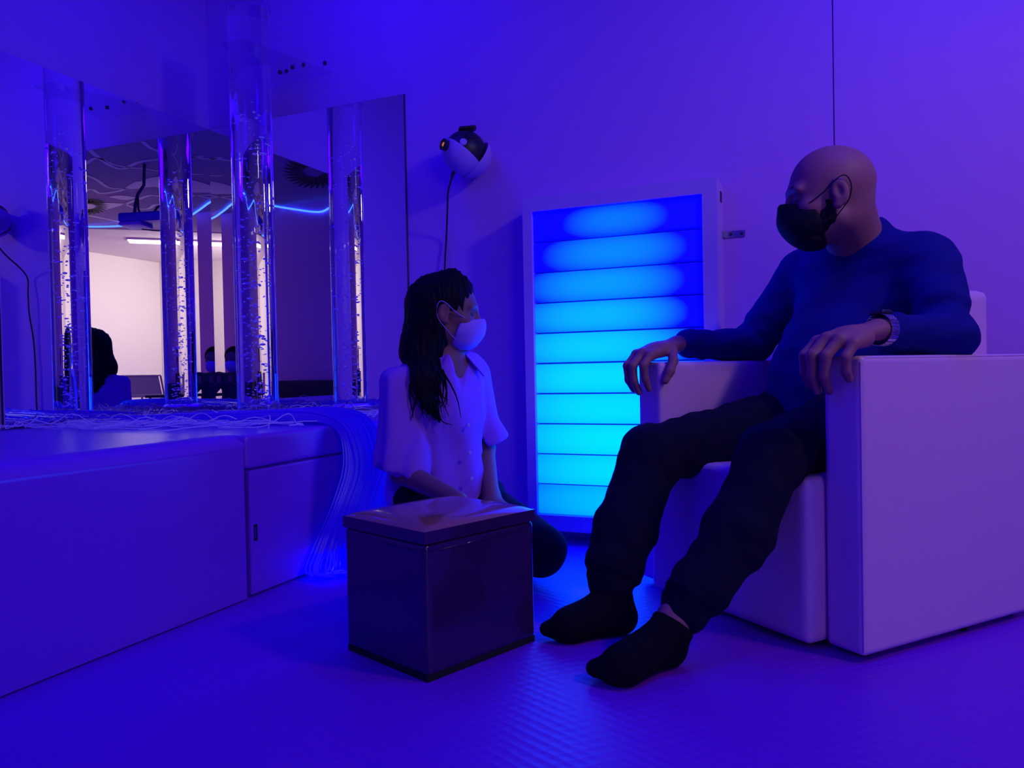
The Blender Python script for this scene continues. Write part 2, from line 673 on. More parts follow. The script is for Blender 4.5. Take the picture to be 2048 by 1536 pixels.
SH = 26  # the two mirrors are not quite square: the left one shows things this much further left


def dm(x, y):
    return double(x + SH, y, CEIL - 0.002)


bm = bmesh.new()
waves = [
    ([(172, 301), (195, 320), (222, 337), (245, 341), (275, 328), (310, 323), (345, 321), (400, 316)], 0.045),
    ([(166, 335), (185, 322), (200, 322), (222, 332), (250, 338), (290, 342), (345, 350), (400, 352)], 0.035),
    ([(279, 287), (300, 302), (345, 314), (420, 322)], 0.04),
    ([(168, 354), (190, 362), (215, 378), (240, 381), (270, 380), (300, 375), (345, 385), (420, 400)], 0.04),
    ([(170, 385), (185, 383), (200, 390), (225, 388), (248, 382), (262, 373), (275, 366)], 0.04),
    ([(250, 412), (280, 400), (300, 394), (320, 396), (345, 397), (420, 392)], 0.04),
    ([(245, 410), (275, 420), (297, 420), (312, 412), (345, 416)], 0.04),
    ([(180, 434), (215, 441), (245, 447)], 0.045),
]
for pts, wd in waves:
    strip(bm, [dm(*p) for p in pts], wd, CEIL - 0.003)


def patch(bm, pts, z):
    vs = [bm.verts.new((*p[:2], z)) for p in catmull([np.array(dm(*q)) for q in pts], 4)]
    bm.faces.new(vs)


patch(bm, [(252, 382), (280, 365), (310, 357), (345, 358), (400, 368), (440, 385), (400, 388), (345, 386), (320, 377), (290, 378), (252, 382)], CEIL - 0.0035)
patch(bm, [(217, 397), (240, 394), (270, 398), (255, 403), (240, 402), (217, 397)], CEIL - 0.0035)
patch(bm, [(160, 412), (200, 409), (247, 411), (215, 422), (190, 428), (170, 430), (160, 412)], CEIL - 0.0035)
o = from_bm('painted_waves', bm, M['ceil_paint'], ceiling)
bm = bmesh.new()


def fan(bm, cx, cy, rx, ry, n, spread=(0, 360), inner=0.32):
    for k in range(n):
        a = math.radians(spread[0] + (spread[1] - spread[0]) * k / n)
        pts = []
        for t in (inner, (1 + inner) / 2, 1.0):
            aa = a + 0.35 * (t - inner)
            pts.append(dm(cx + rx * t * math.cos(aa), cy + ry * t * math.sin(aa)))
        strip(bm, pts, (0.01, 0.05), CEIL - 0.006)


fan(bm, 582, 344, 62, 34, 30)
fan(bm, 180, 416, 38, 16, 24)
o = from_bm('painted_fans', bm, M['ceil_dark'], ceiling)

# ================================================================ MIRRORS
MT = 1.98 * 0.8267 + 0.0     # top edge height (re-derived below)
MT = on_y(812, 190, 0.0)[2]
ML_B = on_y(816, 500, 0.0)[0]
MBOT = 0.462
bm = bmesh.new()
box(bm, (0.012, -0.012, MBOT), (ML_B, -0.006, MT))
mr = from_bm('mirror', bm, M['mirror'])
tag(mr, 'tall frameless mirror on the back wall, right of the room corner', 'mirror', 'corner mirrors')
bm = bmesh.new(); box(bm, (0.012, -0.006, MBOT), (ML_B + 0.003, -0.0005, MT + 0.003)); from_bm('backing', bm, M['mirror_edge'], mr)
LL = 0.978
bm = bmesh.new()
dth = math.radians(0.62)     # set a hair out of square
n_ = (math.cos(dth), math.sin(dth))
obox(bm, (0.006, -0.006, MBOT), (0.006, 0, 0), (LL * math.sin(dth), -LL * math.cos(dth), 0), (0, 0, MT - MBOT))
ml = from_bm('mirror', bm, M['mirror'])
tag(ml, 'tall frameless mirror on the left wall, left of the room corner', 'mirror', 'corner mirrors')
bm = bmesh.new(); box(bm, (0.0005, -LL - 0.003, MBOT), (0.006, -0.006, MT + 0.003)); from_bm('backing', bm, M['mirror_edge'], ml)

# ================================================================ BENCH BLOCKS
BU, BH = 1.102, 0.455
BV = -on_z(490, 1197, 0.0)[1]
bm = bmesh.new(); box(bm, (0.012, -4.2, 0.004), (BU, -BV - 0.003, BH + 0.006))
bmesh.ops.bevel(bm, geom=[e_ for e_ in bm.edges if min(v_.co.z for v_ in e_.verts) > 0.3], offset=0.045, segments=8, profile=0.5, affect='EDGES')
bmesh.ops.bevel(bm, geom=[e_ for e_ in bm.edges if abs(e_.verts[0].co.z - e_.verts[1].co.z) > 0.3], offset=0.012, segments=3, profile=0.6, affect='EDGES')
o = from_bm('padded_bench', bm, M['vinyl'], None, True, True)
tag(o, 'long white padded bench block along the left wall under the mirror', 'bench')
pod = thing('corner_podium', 'white padded corner podium with a door under the bubble tube', 'cabinet', (BU / 2, -BV / 2, 0))
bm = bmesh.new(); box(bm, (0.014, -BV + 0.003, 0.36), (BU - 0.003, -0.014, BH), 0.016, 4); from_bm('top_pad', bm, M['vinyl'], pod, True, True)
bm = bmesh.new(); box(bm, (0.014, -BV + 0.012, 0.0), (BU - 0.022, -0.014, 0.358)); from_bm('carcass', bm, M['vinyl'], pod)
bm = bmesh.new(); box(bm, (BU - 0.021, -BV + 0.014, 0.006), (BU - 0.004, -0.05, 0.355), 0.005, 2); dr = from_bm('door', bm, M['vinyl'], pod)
hq = CW(*(lambda q: (q, 0, 0))(0))  # spare
hz = P(497, 1072, 2.12)[2]
bm = bmesh.new(); box(bm, (BU - 0.006, -BV + 0.026, hz - 0.024), (BU - 0.0035, -BV + 0.043, hz + 0.024), 0.001, 1)
hd = from_bm('latch', bm, M['black'], dr); hd['label'] = 'small black recessed latch'
bm = bmesh.new(); box(bm, (BU - 0.0038, -BV + 0.029, hz - 0.014), (BU - 0.002, -BV + 0.033, hz + 0.016)); 
from_bm('latch_lever', bm, M['steel'], pod)

# ================================================================ BUBBLE TUBE
TU, TV, TR = 0.526, 0.323, 0.078
TZ0, TZ1 = BH + 0.002, 2.035
bt = thing('bubble_tube', 'tall clear water bubble tube standing in the mirror corner', 'bubble tube', (TU, -TV, TZ0))
bm = bmesh.new(); lathe(bm, [(0, 0), (TR, 0), (TR, TZ1 - TZ0 - 0.03), (0, TZ1 - TZ0 - 0.03)], (TU, -TV, TZ0 + 0.028), (0, 0, 1), 72)
wt = from_bm('water_column', bm, M['water'], bt, True)
bm = bmesh.new(); lathe(bm, [(TR + 0.002, 0), (TR + 0.006, 0), (TR + 0.006, 0.022), (TR + 0.002, 0.022), (TR + 0.002, 0)], (TU, -TV, TZ1), (0, 0, 1), 56)
from_bm('top_rim', bm, M['acrylic'], bt, True)
bm = bmesh.new(); lathe(bm, [(0, 0), (TR + 0.012, 0), (TR + 0.012, 0.012), (TR + 0.003, 0.024), (0, 0.024)], (TU, -TV, TZ0), (0, 0, 1), 56)
from_bm('lit_base', bm, M['tube_base'], bt, False)
rs = np.random.RandomState(3)
bm = bmesh.new()
for k in range(400):
    z = TZ0 + 0.04 + (1.2 * rs.beta(0.95, 1.25))
    a = rs.uniform(0, 2 * PI)
    rad = (TR - 0.012) * math.sqrt(rs.uniform(0, 1)) * (0.45 + 0.5 * min(1, (z - TZ0) / 0.7))
    cx0 = 0.022 * math.sin(z * 5.1)
    r = rs.choice([0.0022, 0.003, 0.0036, 0.0046, 0.0062], p=[.25, .3, .25, .14, .06])
    bmesh.ops.create_icosphere(bm, subdivisions=1 if r < 0.003 else 2, radius=r,
                               matrix=Matrix.Translation((TU + rad * math.cos(a) + cx0 * 0.5, -TV + rad * math.sin(a), z)) @ Matrix.Diagonal((1.25, 1.25, 0.8, 1)))
bo = from_bm('bubbles', bm, M['bubble'], bt, True)
bo['kind'] = 'stuff'
# clear bracket that ties the tube to the wall
bm = bmesh.new()
PZ = on_y(600, 137, 0.0)[2]
prism(bm, [(TU - 0.14, -0.003), (TU + 0.16, -0.003), (TU + 0.14, -0.10), (TU + 0.055, -TV - 0.10), (TU - 0.055, -TV - 0.10), (TU - 0.15, -0.10)], PZ - 0.05, PZ - 0.046)
from_bm('wall_bracket', bm, M['acrylic'], bt)
for (x, z) in ((TU - 0.08, PZ), (TU + 0.01, PZ + 0.012), (TU + 0.12, PZ)):
    bm = bmesh.new(); lathe(bm, [(0, 0), (0.008, 0), (0.008, 0.005), (0, 0.007)], (x, -0.001, z), (0, -1, 0), 12)
    from_bm('bolt', bm, M['dark_metal'], bt)
for (x, y) in ((TU - 0.02, -0.12), (TU + 0.06, -0.14)):
    bm = bmesh.new(); lathe(bm, [(0, 0), (0.008, 0), (0.008, 0.012), (0, 0.014)], (x, y, PZ - 0.05), (0, 0, -1), 12)
    from_bm('bolt', bm, M['dark_metal'], bt)

# ================================================================ FIBRE OPTICS
rs = np.random.RandomState(11)
fb = thing('fibre_optic_bundle', 'glowing fibre optic strands strewn over the podium and cascading to the floor', 'fibre optic lights', (0.93, -0.5, 0))
bm = bmesh.new()
end = bmesh.new()
for k in range(230):                     # hanging bundle
    g1, g2 = rs.normal() * 0.5, rs.normal() * 0.5
    g1, g2 = np.clip([g1, g2], -1, 1)
    a = rs.uniform(0, 2 * PI)
    wv = 0.10 * g1
    pts = [(0.30 + 0.2 * rs.uniform(-1, 1), -0.52 + 0.22 * rs.uniform(-1, 1), BH + 0.006 + 0.02 * abs(g2)),
           (0.70, -0.55 + 1.3 * wv, BH + 0.010 + 0.03 * abs(g2)),
           (0.98, -0.53 + 1.2 * wv, BH + 0.018 + 0.03 * abs(g2)),
           (1.118 + 0.02 * abs(g2), -0.54 + wv, BH - 0.012 + 0.02 * abs(g2)),
           (1.150 + 0.05 * abs(g2), -0.55 + wv, 0.33),
           (1.135 + 0.05 * abs(g2), -0.60 + wv, 0.20),
           (1.125 + 0.06 * abs(g2), -0.67 + wv * 1.1, 0.09),
           (1.14 + 0.07 * abs(g2), -0.72 + wv * 1.2, 0.03),
           (1.20 + 0.07 * g2, -0.64 + wv * 1.6 + 0.09 * rs.uniform(-1, 1), 0.008 + 0.02 * abs(g1))]
    q = catmull(pts, 5)
    tube(bm, q[:-9], 0.0026, 5, False)
    tube(end, q[-10:], 0.0028, 5, True)
from_bm('hanging_strands', bm, M['fibre'], fb, True)['kind'] = 'stuff'
o = from_bm('glowing_ends', end, M['fibre_end'], fb, True); o['kind'] = 'stuff'; o['label'] = 'bright blue glowing strand ends on the floor'
bm = bmesh.new()
for k in range(260):                     # strands lying over the podium
    x0, y0 = rs.uniform(0.06, 0.90), -rs.uniform(0.05, 0.93)
    if abs(x0 - TU) < 0.1 and abs(y0 + TV) < 0.1:
        continue
    ang = rs.normal() * 0.35 + 0.55 + (PI if rs.rand() < 0.5 else 0)
    p = np.array([x0, y0])
    pts = []
    for j in range(6):
        zz = BH + 0.006 + 0.012 * rs.rand() + (0.035 * rs.rand() if rs.rand() < 0.06 else 0)
        dd = p - np.array([TU, -TV])
        if np.linalg.norm(dd) < TR + 0.012:
            p = np.array([TU, -TV]) + dd / np.linalg.norm(dd) * (TR + 0.014)
        p[0] = np.clip(p[0], 0.03, 1.05)
        p[1] = np.clip(p[1], -BV + 0.03, -0.03)
        pts.append((p[0], p[1], zz))
        p = p + 0.07 * np.array([math.cos(ang), math.sin(ang)])
        ang += rs.normal() * 0.3
    tube(bm, catmull(pts, 4), 0.0016, 5, True)
o = from_bm('loose_strands', bm, M['fibre_lit'], fb, True); o['kind'] = 'stuff'

# ================================================================ LIGHT PANEL ON THE BACK WALL
PT = 0.14                                # depth of its box
fx0, fz1 = on_y(1044, 395, -PT)[0], on_y(1044, 395, -PT)[2]
fx1 = on_y(1433, 356, -PT)[0]
fz1 = (fz1 + on_y(1433, 356, -PT)[2]) / 2
fz0 = on_y(1110, 1062, -PT)[2]
ix0 = on_y(1070, 700, -PT + 0.01)[0]
ix1 = on_y(1408, 600, -PT + 0.01)[0]
iz1 = (on_y(1068, 425, -PT + 0.01)[2] + on_y(1405, 388, -PT + 0.01)[2]) / 2
iz0 = on_y(1110, 1030, -PT + 0.01)[2]
lp = thing('light_panel', 'tall white framed wall panel of ten glowing blue light segments', 'light panel', ((fx0 + fx1) / 2, -PT / 2, fz0))
bm = bmesh.new()
box(bm, (fx0, -PT, fz0), (ix0, 0.0, fz1))
box(bm, (ix1, -PT, fz0), (fx1, 0.0, fz1))
box(bm, (ix0, -PT, iz1), (ix1, 0.0, fz1))
box(bm, (ix0, -PT, fz0), (ix1, 0.0, iz0))
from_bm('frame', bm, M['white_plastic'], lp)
bm = bmesh.new(); box(bm, (ix0, -PT + 0.04, iz0), (ix1, -0.01, iz1)); from_bm('back_board', bm, M['seam'], lp)
NS = 10
sh = (iz1 - iz0) / NS
for k in range(NS):
    zc = iz1 - (k + 0.5) * sh
    xc = (ix0 + ix1) / 2
    bm = bmesh.new(); box(bm, (-(ix1 - ix0) / 2 + 0.0005, -0.012, -sh / 2 + 0.0032), ((ix1 - ix0) / 2 - 0.0005, 0.012, sh / 2 - 0.0032), 0.004, 2)
    o = from_bm('light_segment', bm, segment_material(k, NS), lp)
    o.location = (xc, -PT + 0.026, zc)
    if k == 0:
        o['label'] = 'topmost segment, deep blue with a small bright middle'
for (zq, yq) in ((on_y(1470, 468, -0.002)[2], 0),):
    x1 = on_y(1490, 466, -0.002)[0]
    bm = bmesh.new()
    box(bm, (fx1, -0.0035, zq - 0.011), (x1, -0.0005, zq + 0.011))
    box(bm, (fx1, -0.030, zq - 0.011), (fx1 + 0.003, -0.0005, zq + 0.011))
    br = from_bm('wall_bracket', bm, M['steel'], lp)
    for xs in (0.35, 0.85):
        bm = bmesh.new(); lathe(bm, [(0, 0), (0.006, 0), (0.005, 0.003), (0, 0.004)], (fx1 + (x1 - fx1) * xs, -0.0035, zq), (0, -1, 0), 12)
        from_bm('screw', bm, M['dark_metal'], br)
bm = bmesh.new(); box(bm, (fx1, -PT * 0.45, fz1 - 0.065), (fx1 + 0.003, -PT * 0.25, fz1 - 0.03), 0.001, 1); from_bm('socket', bm, M['black'], lp)
for zq in (on_y(1038, 498, -0.01)[2], on_y(1040, 885, -0.01)[2]):
    bm = bmesh.new(); lathe(bm, [(0, 0), (0.006, 0), (0.005, 0.003), (0, 0.004)], (fx0 - 0.022, 0.0, zq), (0, -1, 0), 12)
    from_bm('screw', bm, M['dark_metal'], lp)

# ================================================================ WALL PROJECTOR
pc = on_y(930, 305, -0.10)
rb = 0.084
wp = thing('wall_projector', 'white ball shaped effect projector with black core on the back wall', 'projector', (pc[0], -0.02, pc[2]))
bm = bmesh.new(); lathe(bm, [(0, 0), (0.05, 0), (0.05, 0.02), (0.03, 0.04), (0, 0.04)], (pc[0] + 0.01, 0, pc[2] - 0.01), (0, -1, 0), 28); from_bm('wall_mount', bm, M['white_plastic'], wp, True)
bm = bmesh.new(); sphere(bm, pc, rb * 0.95, 32, 20); from_bm('core', bm, M['black'], wp, True)


def shell(name, c, axis, r, t=0.94, a1=1.50, n=14):
    prof = [(r * math.sin(q), r * math.cos(q)) for q in np.linspace(0, a1, n)]
    prof += [(r * t * math.sin(q), r * t * math.cos(q)) for q in np.linspace(a1, 0, n)]
    bm = bmesh.new(); lathe(bm, prof, c, axis, 44)
    return from_bm(name, bm, M['white_plastic'], wp, True)


shell('front_shell', pc, Vector(-RGT * 0.62 - UPV * 0.76 - FWD * 0.06), rb)
shell('rear_shell', pc + RGT * 0.016 - UPV * 0.006 + FWD * 0.014, Vector(RGT * 0.72 - UPV * 0.52 + FWD * 0.42), rb * 1.0, 0.96, 1.25)
ax = Vector(-RGT * 0.78 + UPV * 0.16 - FWD * 0.58).normalized()
s1 = Vector(pc) + ax * rb * 0.96
bm = bmesh.new(); lathe(bm, [(0, 0), (0.020, 0), (0.020, 0.010), (0.022, 0.018), (0.016, 0.021), (0.014, 0.014), (0, 0.014)], s1, ax, 28); lb = from_bm('lens_barrel', bm, M['black'], wp, True)
bm = bmesh.new(); lathe(bm, [(0, 0.004), (0.006, 0.003), (0.009, 0.0)], s1 + ax * 0.0145, ax, 18); o = from_bm('lens', bm, M['lens'], lb, True); o['label'] = 'small glowing orange lens'
# flap on top
bm = bmesh.new()
fp = Vector(pc) + Vector(UPV * 0.078 + RGT * 0.012 - FWD * 0.03)
obox(bm, fp - Vector(RGT) * 0.036, RGT * 0.062 + UPV * 0.004, FWD * 0.05, UPV * 0.012 + RGT * 0.008, 0.005, 2)
from_bm('flap', bm, M['black'], wp)
bm = bmesh.new(); lathe(bm, [(0, 0), (0.014, 0), (0.012, 0.004), (0, 0.005)], Vector(pc) + Vector(-RGT * 0.001 + UPV * 0.017 - FWD * 0.0775), Vector(-FWD + UPV * 0.2), 18); from_bm('knob', bm, M['white_plastic'], wp, True)
q0 = pc - RGT * 0.047 - UPV * 0.080 - FWD * 0.004
bm = bmesh.new(); tube(bm, [q0 + UPV * 0.014 + RGT * 0.008, q0, q0 - UPV * 0.022 - RGT * 0.006], [0.006, 0.0065, 0.004], 10); from_bm('plug', bm, M['black'], wp, True)
cpts = [q0 - UPV * 0.02 - RGT * 0.006, on_y(896, 385, q0[1] + 0.005), on_y(895, 412, q0[1] * 0.75)] + [on_y(x, y, -0.02) for (x, y) in ((893, 470), (890, 520), (889, 570))] + [on_y(886, 640, -0.012), on_y(884, 720, -0.012), on_y(886, 800, -0.012), on_y(882, 880, -0.012), (on_y(882, 880)[0], -0.012, 0.30)]
bm = bmesh.new(); tube(bm, catmull(cpts, 6), 0.0036, 8); from_bm('cord', bm, M['black'], wp, True)

# ================================================================ ARMCHAIR
A2 = CW(0.628, 1.640, 0)
BD = 0.885 * RGT + 0.465 * FWD           # front -> back
BD = BD / np.linalg.norm(BD)
LD = -0.465 * RGT + 0.885 * FWD          # near -> far side
LD = LD / np.linalg.norm(LD)


def AC(t, l, z):
    return A2 + BD * t + LD * l + UPV * z


WS, TA, HA, HS = 0.55, 0.100, 0.637, 0.378
ch = thing('armchair', 'white vinyl block armchair with square arms by the back wall', 'armchair', tuple(AC(0.35, WS / 2, 0)))
Z_ = 0.014


def acbox(name, t0, t1, l0, l1, z0, z1, bev, m=M['chair_vinyl']):
    bm = bmesh.new()
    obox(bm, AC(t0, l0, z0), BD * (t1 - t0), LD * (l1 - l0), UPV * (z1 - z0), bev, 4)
    return from_bm(name, bm, m, ch, True, True)


for sname, l0 in (('near', -TA), ('far', WS)):
    arm = acbox('arm', 0.046, 0.672, l0 + 0.002, l0 + TA - 0.002, Z_, HA, 0.016)
    # piping round the outer face and the front edge
    lo_ = l0 + (0.006 if sname == 'near' else TA - 0.006)
    bm = bmesh.new()
    tube(bm, [AC(0.050, lo_, Z_ + 0.01), AC(0.050, lo_, HA - 0.014), AC(0.060, lo_, HA - 0.004), AC(0.662, lo_, HA - 0.004)], 0.0028, 8)
    pp = from_bm('piping', bm, M['chair_vinyl'], arm, True)
acbox('seat', 0.0, 0.52, 0.002, WS - 0.002, Z_, HS, 0.026)
acbox('backrest', 0.525, 0.665, 0.003, WS - 0.003, Z_, 0.80, 0.03)
for (t, l) in ((0.10, -TA + 0.05), (0.42, -TA + 0.04), (0.62, -TA + 0.05), (0.10, WS + 0.05), (0.62, WS + 0.05), (0.06, 0.06), (0.06, WS - 0.06)):
    bm = bmesh.new(); lathe(bm, [(0, 0), (0.018, 0), (0.02, Z_ + 0.002), (0, Z_ + 0.002)], AC(t, l, 0), (0, 0, 1), 16); from_bm('foot', bm, M['rubber'], ch)

# ================================================================ OTTOMAN
F2 = CW(-0.180, 1.524, 0)
dR = 0.697 * RGT + 0.717 * FWD
dL = -0.717 * RGT + 0.697 * FWD
WR, WL = 0.322, 0.285
ot = thing('ottoman', 'glossy dark brown cube ottoman in front of the kneeling woman', 'ottoman', tuple(F2 + dR * WR / 2 + dL * WL / 2))
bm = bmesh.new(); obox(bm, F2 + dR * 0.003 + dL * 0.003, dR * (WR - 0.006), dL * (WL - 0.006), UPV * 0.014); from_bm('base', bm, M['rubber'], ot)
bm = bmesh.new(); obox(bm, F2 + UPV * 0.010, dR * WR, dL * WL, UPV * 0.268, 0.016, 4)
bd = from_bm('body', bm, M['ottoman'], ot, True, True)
bm = bmesh.new()
for zz in (0.262,):
    c4 = [F2 - dR * 0.0006 - dL * 0.0006, F2 + dR * WR, F2 + dR * WR + dL * WL, F2 + dL * WL]
    for i in range(4):
        a_, b_ = c4[i] + UPV * zz, c4[(i + 1) % 4] + UPV * zz
        d_ = (b_ - a_) / np.linalg.norm(b_ - a_)
        tube(bm, [a_ + d_ * 0.014, b_ - d_ * 0.014], 0.0016, 6)
from_bm('piping', bm, M['ottoman'], bd, True)
# cushioned lid
bm = bmesh.new()
n = 22
e = 0.001
grid = {}
for i in range(n + 1):
    for j in range(n + 1):
        u_, v_ = i / n, j / n
        bul = (1 - (2 * u_ - 1) ** 6) * (1 - (2 * v_ - 1) ** 6)
        dome = (1 - (2 * u_ - 1) ** 2) * (1 - (2 * v_ - 1) ** 2)
        z = 0.303 + 0.011 * max(bul, 0) ** 0.5 + 0.006 * dome + 0.0008 * math.sin(9 * u_ + 2 * v_) * dome + 0.0008 * math.sin(13 * v_ - 3 * u_) * dome
        grid[i, j] = bm.verts.new(Vector(F2 - dR * e - dL * e + dR * (WR + 2 * e) * u_ + dL * (WL + 2 * e) * v_ + UPV * z))
for i in range(n):
    for j in range(n):
        bm.faces.new((grid[i, j], grid[i + 1, j], grid[i + 1, j + 1], grid[i, j + 1]))
bot = {}
rim = [(i, 0) for i in range(n)] + [(n, j) for j in range(n)] + [(n - i, n) for i in range(n)] + [(0, n - j) for j in range(n)]
for ij in rim:
    q = grid[ij].co.copy(); q.z = 0.278
    bot[ij] = bm.verts.new(q)
for a_, b_ in zip(rim, rim[1:] + rim[:1]):
    bm.faces.new((grid[a_], bot[a_], bot[b_], grid[b_]))
bm.faces.new([bot[r_] for r_ in rim])
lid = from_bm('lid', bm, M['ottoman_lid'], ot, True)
lid['label'] = 'cushioned shiny brown lid, warm light put into its top colour'
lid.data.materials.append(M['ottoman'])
for p_ in lid.data.polygons:  # sides keep the dark vinyl, the painted warm light stays on top
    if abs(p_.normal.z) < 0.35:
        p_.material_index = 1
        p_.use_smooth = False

# ================================================================ PEOPLE


def head_prims(c, f, s, u, k=1.0, sex='m'):
    c = np.array(c)

    def q(a, b, d):
        return c + k * (a * f + b * s + d * u)
    ax = [f, s, u]
    pr = [Ell(q(-0.012, 0, 0.030), ax, np.array([.098, .077, .088]) * k, 0.02),
          Ell(q(0.030, 0, -0.034), ax, np.array([.061, .061, .084]) * k, 0.03),
          Cone(q(-0.005, 0.047, -0.060), q(0.062, 0.012, -0.102), 0.020 * k, 0.017 * k, 0.02),
          Cone(q(-0.005, -0.047, -0.060), q(0.062, -0.012, -0.102), 0.020 * k, 0.017 * k, 0.02),
          Ell(q(0.078, 0, 0.016), ax, np.array([.014, .052, .012]) * k, 0.02),
          Ell(q(0.055, 0.045, -0.030), ax, np.array([.022, .018, .016]) * k, 0.02),
          Ell(q(0.055, -0.045, -0.030), ax, np.array([.022, .018, .016]) * k, 0.02)]
    for sg in (1, -1):
        pr.append(Ell(q(0.097, 0.033 * sg, -0.004), ax, np.array([.019, .019, .013]) * k, 0.012, -1))
    pr += [Cone(q(0.085, 0, 0.004), q(0.102, 0, -0.036), 0.008 * k, 0.012 * k, 0.012),
           Ell(q(0.089, 0.013, -0.040), ax, np.array([.011, .009, .009]) * k, 0.008),
           Ell(q(0.089, -0.013, -0.040), ax, np.array([.011, .009, .009]) * k, 0.008),
           Ell(q(0.088, 0, -0.069), ax, np.array([.010, .023, .006]) * k, 0.008),
           Ell(q(0.087, 0, -0.079), ax, np.array([.010, .019, .006]) * k, 0.008)]
    for sg in (1, -1):
        ef = f * 0.95 - s * sg * 0.25 - u * 0.18
        ef /= np.linalg.norm(ef)
        es = np.cross(u, ef); es /= np.linalg.norm(es)
        eu = np.cross(ef, es)
        pr += [Ell(q(-0.006, 0.083 * sg, -0.006), [ef, es, eu], np.array([.020, .0090, .033]) * k, 0.005),
               Ell(q(0.001, 0.080 * sg, -0.034), [ef, es, eu], np.array([.011, .008, .012]) * k, 0.005),
               Ell(q(0.001, 0.095 * sg, -0.005), [ef, es, eu], np.array([.011, .0105, .021]) * k, 0.003, -1)]
    return pr, q


def eyes(q, f, u, k, parent):
    for sg in (1, -1):
        bm = bmesh.new(); sphere(bm, q(0.0745, 0.032 * sg, -0.004), 0.0118 * k, 16, 10)
        e = from_bm('eye', bm, M['eye'], parent, True)
        bm = bmesh.new(); lathe(bm, [(0, 0.0124), (0.003, 0.0120), (0.0056, 0.0108)], Vector(q(0.0745, 0.032 * sg, -0.004)), Vector(f), 14)
        from_bm('iris', bm, M['iris'], e, True)
        bm = bmesh.new()
        tube(bm, catmull([q(0.089, 0.012 * sg, 0.017), q(0.087, 0.030 * sg, 0.023), q(0.074, 0.050 * sg, 0.017)], 5), [0.002 + 0.0022 * math.sin(PI * (i + 1) / 13) for i in range(11)], 6)
        from_bm('eyebrow', bm, M['hair'], parent, True)


def finger(pts, r0, r1, k=0.005):
    n_ = len(pts) - 1
    out = []
    for i in range(n_):
        ra = r0 + (r1 - r0) * i / n_
        rb_ = r0 + (r1 - r0) * (i + 1) / n_
        out.append(Cone(pts[i], pts[i + 1], ra, rb_, k))
    return out


# ------------------------------------------------------------ the seated man
man = thing('person', 'bald bearded man in navy jumper and black mask sitting in the white armchair', 'person', tuple(AC(0.36, 0.28, 0)))
hipN, hipF = AC(0.36, 0.17, 0.465), AC(0.36, 0.37, 0.465)
kneN, kneF = P(1545, 915, 1.71), P(1298, 912, 1.955)
ankN, ankF = P(1352, 1235, 1.585), P(1226, 1185, 1.815)
shoN, shoF = P(1850, 520, 1.945), P(1606, 552, 2.28)
elbN, elbF = AC(0.405, -0.055, 0.683), AC(0.44, 0.60, 0.684)
wriN, wriF = AC(0.165, -0.050, 0.694), AC(0.160, 0.61, 0.690)
pel = (hipN + hipF) / 2
bel = P(1652, 755, 2.03)
chest = P(1722, 610, 2.10)
nek = P(1712, 486, 2.09)
hc = P(1656, 393, 1.99)
hf = -0.985 * RGT + 0.14 * FWD - 0.06 * UPV
hf /= np.linalg.norm(hf)
hs = np.cross(UPV, hf); hs /= np.linalg.norm(hs)
hu = np.cross(hf, hs)
HK = 1.075
hp, hq_ = head_prims(hc, hf, hs, hu, HK)
tside = (shoN - shoF) / np.linalg.norm(shoN - shoF)
tdep = np.cross(tside, UPV); tdep /= np.linalg.norm(tdep)


def torso(o=0.0):
    return [Cone(pel + UPV * 0.01, bel, 0.152 + o, 0.136 + o, 0.06, (tdep, 0.76)),
            Cone(bel, chest, 0.136 + o, 0.166 + o, 0.08, (tdep, 0.74)),
            Cone(chest, (shoN + shoF) / 2 - UPV * 0.01, 0.165 + o, 0.115 + o, 0.07, (tdep, 0.70)),
            Cone(shoN - tside * 0.05, shoF + tside * 0.05, 0.070 + o, 0.070 + o, 0.06),
            Cone(nek - UPV * 0.01, shoN * 0.55 + nek * 0.45 - UPV * 0.02, 0.058 + o, 0.050 + o, 0.05),
            Cone(nek - UPV * 0.01, shoF * 0.55 + nek * 0.45 - UPV * 0.02, 0.058 + o, 0.050 + o, 0.05)]


def arm(sh, el, wr, o=0.0, end=1.0, wrk=None):
    e2 = el + (wr - el) * end
    r2 = 0.047 + (0.031 - 0.047) * end
    return [Cone(sh, el, 0.067 + o, 0.049 + o, 0.03, None, 1, wrk), Cone(el, e2, 0.049 + o, r2 + o, 0.025, None, 1, wrk)]


def leg(hip, kn, an, o=0.0, end=1.0, wrk=None):
    e2 = kn + (an - kn) * end
    return [Cone(hip, kn, 0.090 + o, 0.062 + o, 0.04, None, 1, wrk),
            Cone(kn, kn + (e2 - kn) * 0.35, 0.060 + o, 0.060 + o, 0.03, None, 1, wrk),
            Cone(kn + (e2 - kn) * 0.35, e2, 0.060 + o, 0.038 + o, 0.03, None, 1, wrk)]


neck = [Cone(nek - UPV * 0.02, hq_(-0.028, 0, -0.045), 0.066, 0.062, 0.03), Cone(nek - UPV * 0.03 - hf * 0.02, hq_(-0.06, 0, -0.02), 0.05, 0.045, 0.03)]
# feet
heelN, ballN, toeN = on_z(1335, 1330, 0.0), on_z(1245, 1366, 0.0), on_z(1196, 1362, 0.0)
heelF, ballF, toeF = on_z(1240, 1266, 0.0), on_z(1140, 1281, 0.0), on_z(1100, 1280, 0.0)


def foot(an, he, ba, to, o=0.0):
    return [Cone(an, he + UPV * 0.042, 0.036 + o, 0.036 + o, 0.03),
            Cone(he + UPV * 0.036, ba + UPV * 0.034, 0.035 + o, 0.037 + o, 0.03),
            Cone(an - UPV * 0.01, ba + UPV * 0.038, 0.034 + o, 0.032 + o, 0.03),
            Cone(ba + UPV * 0.030, to + UPV * 0.026, 0.034 + o, 0.024 + o, 0.02, (UPV, 0.75))]


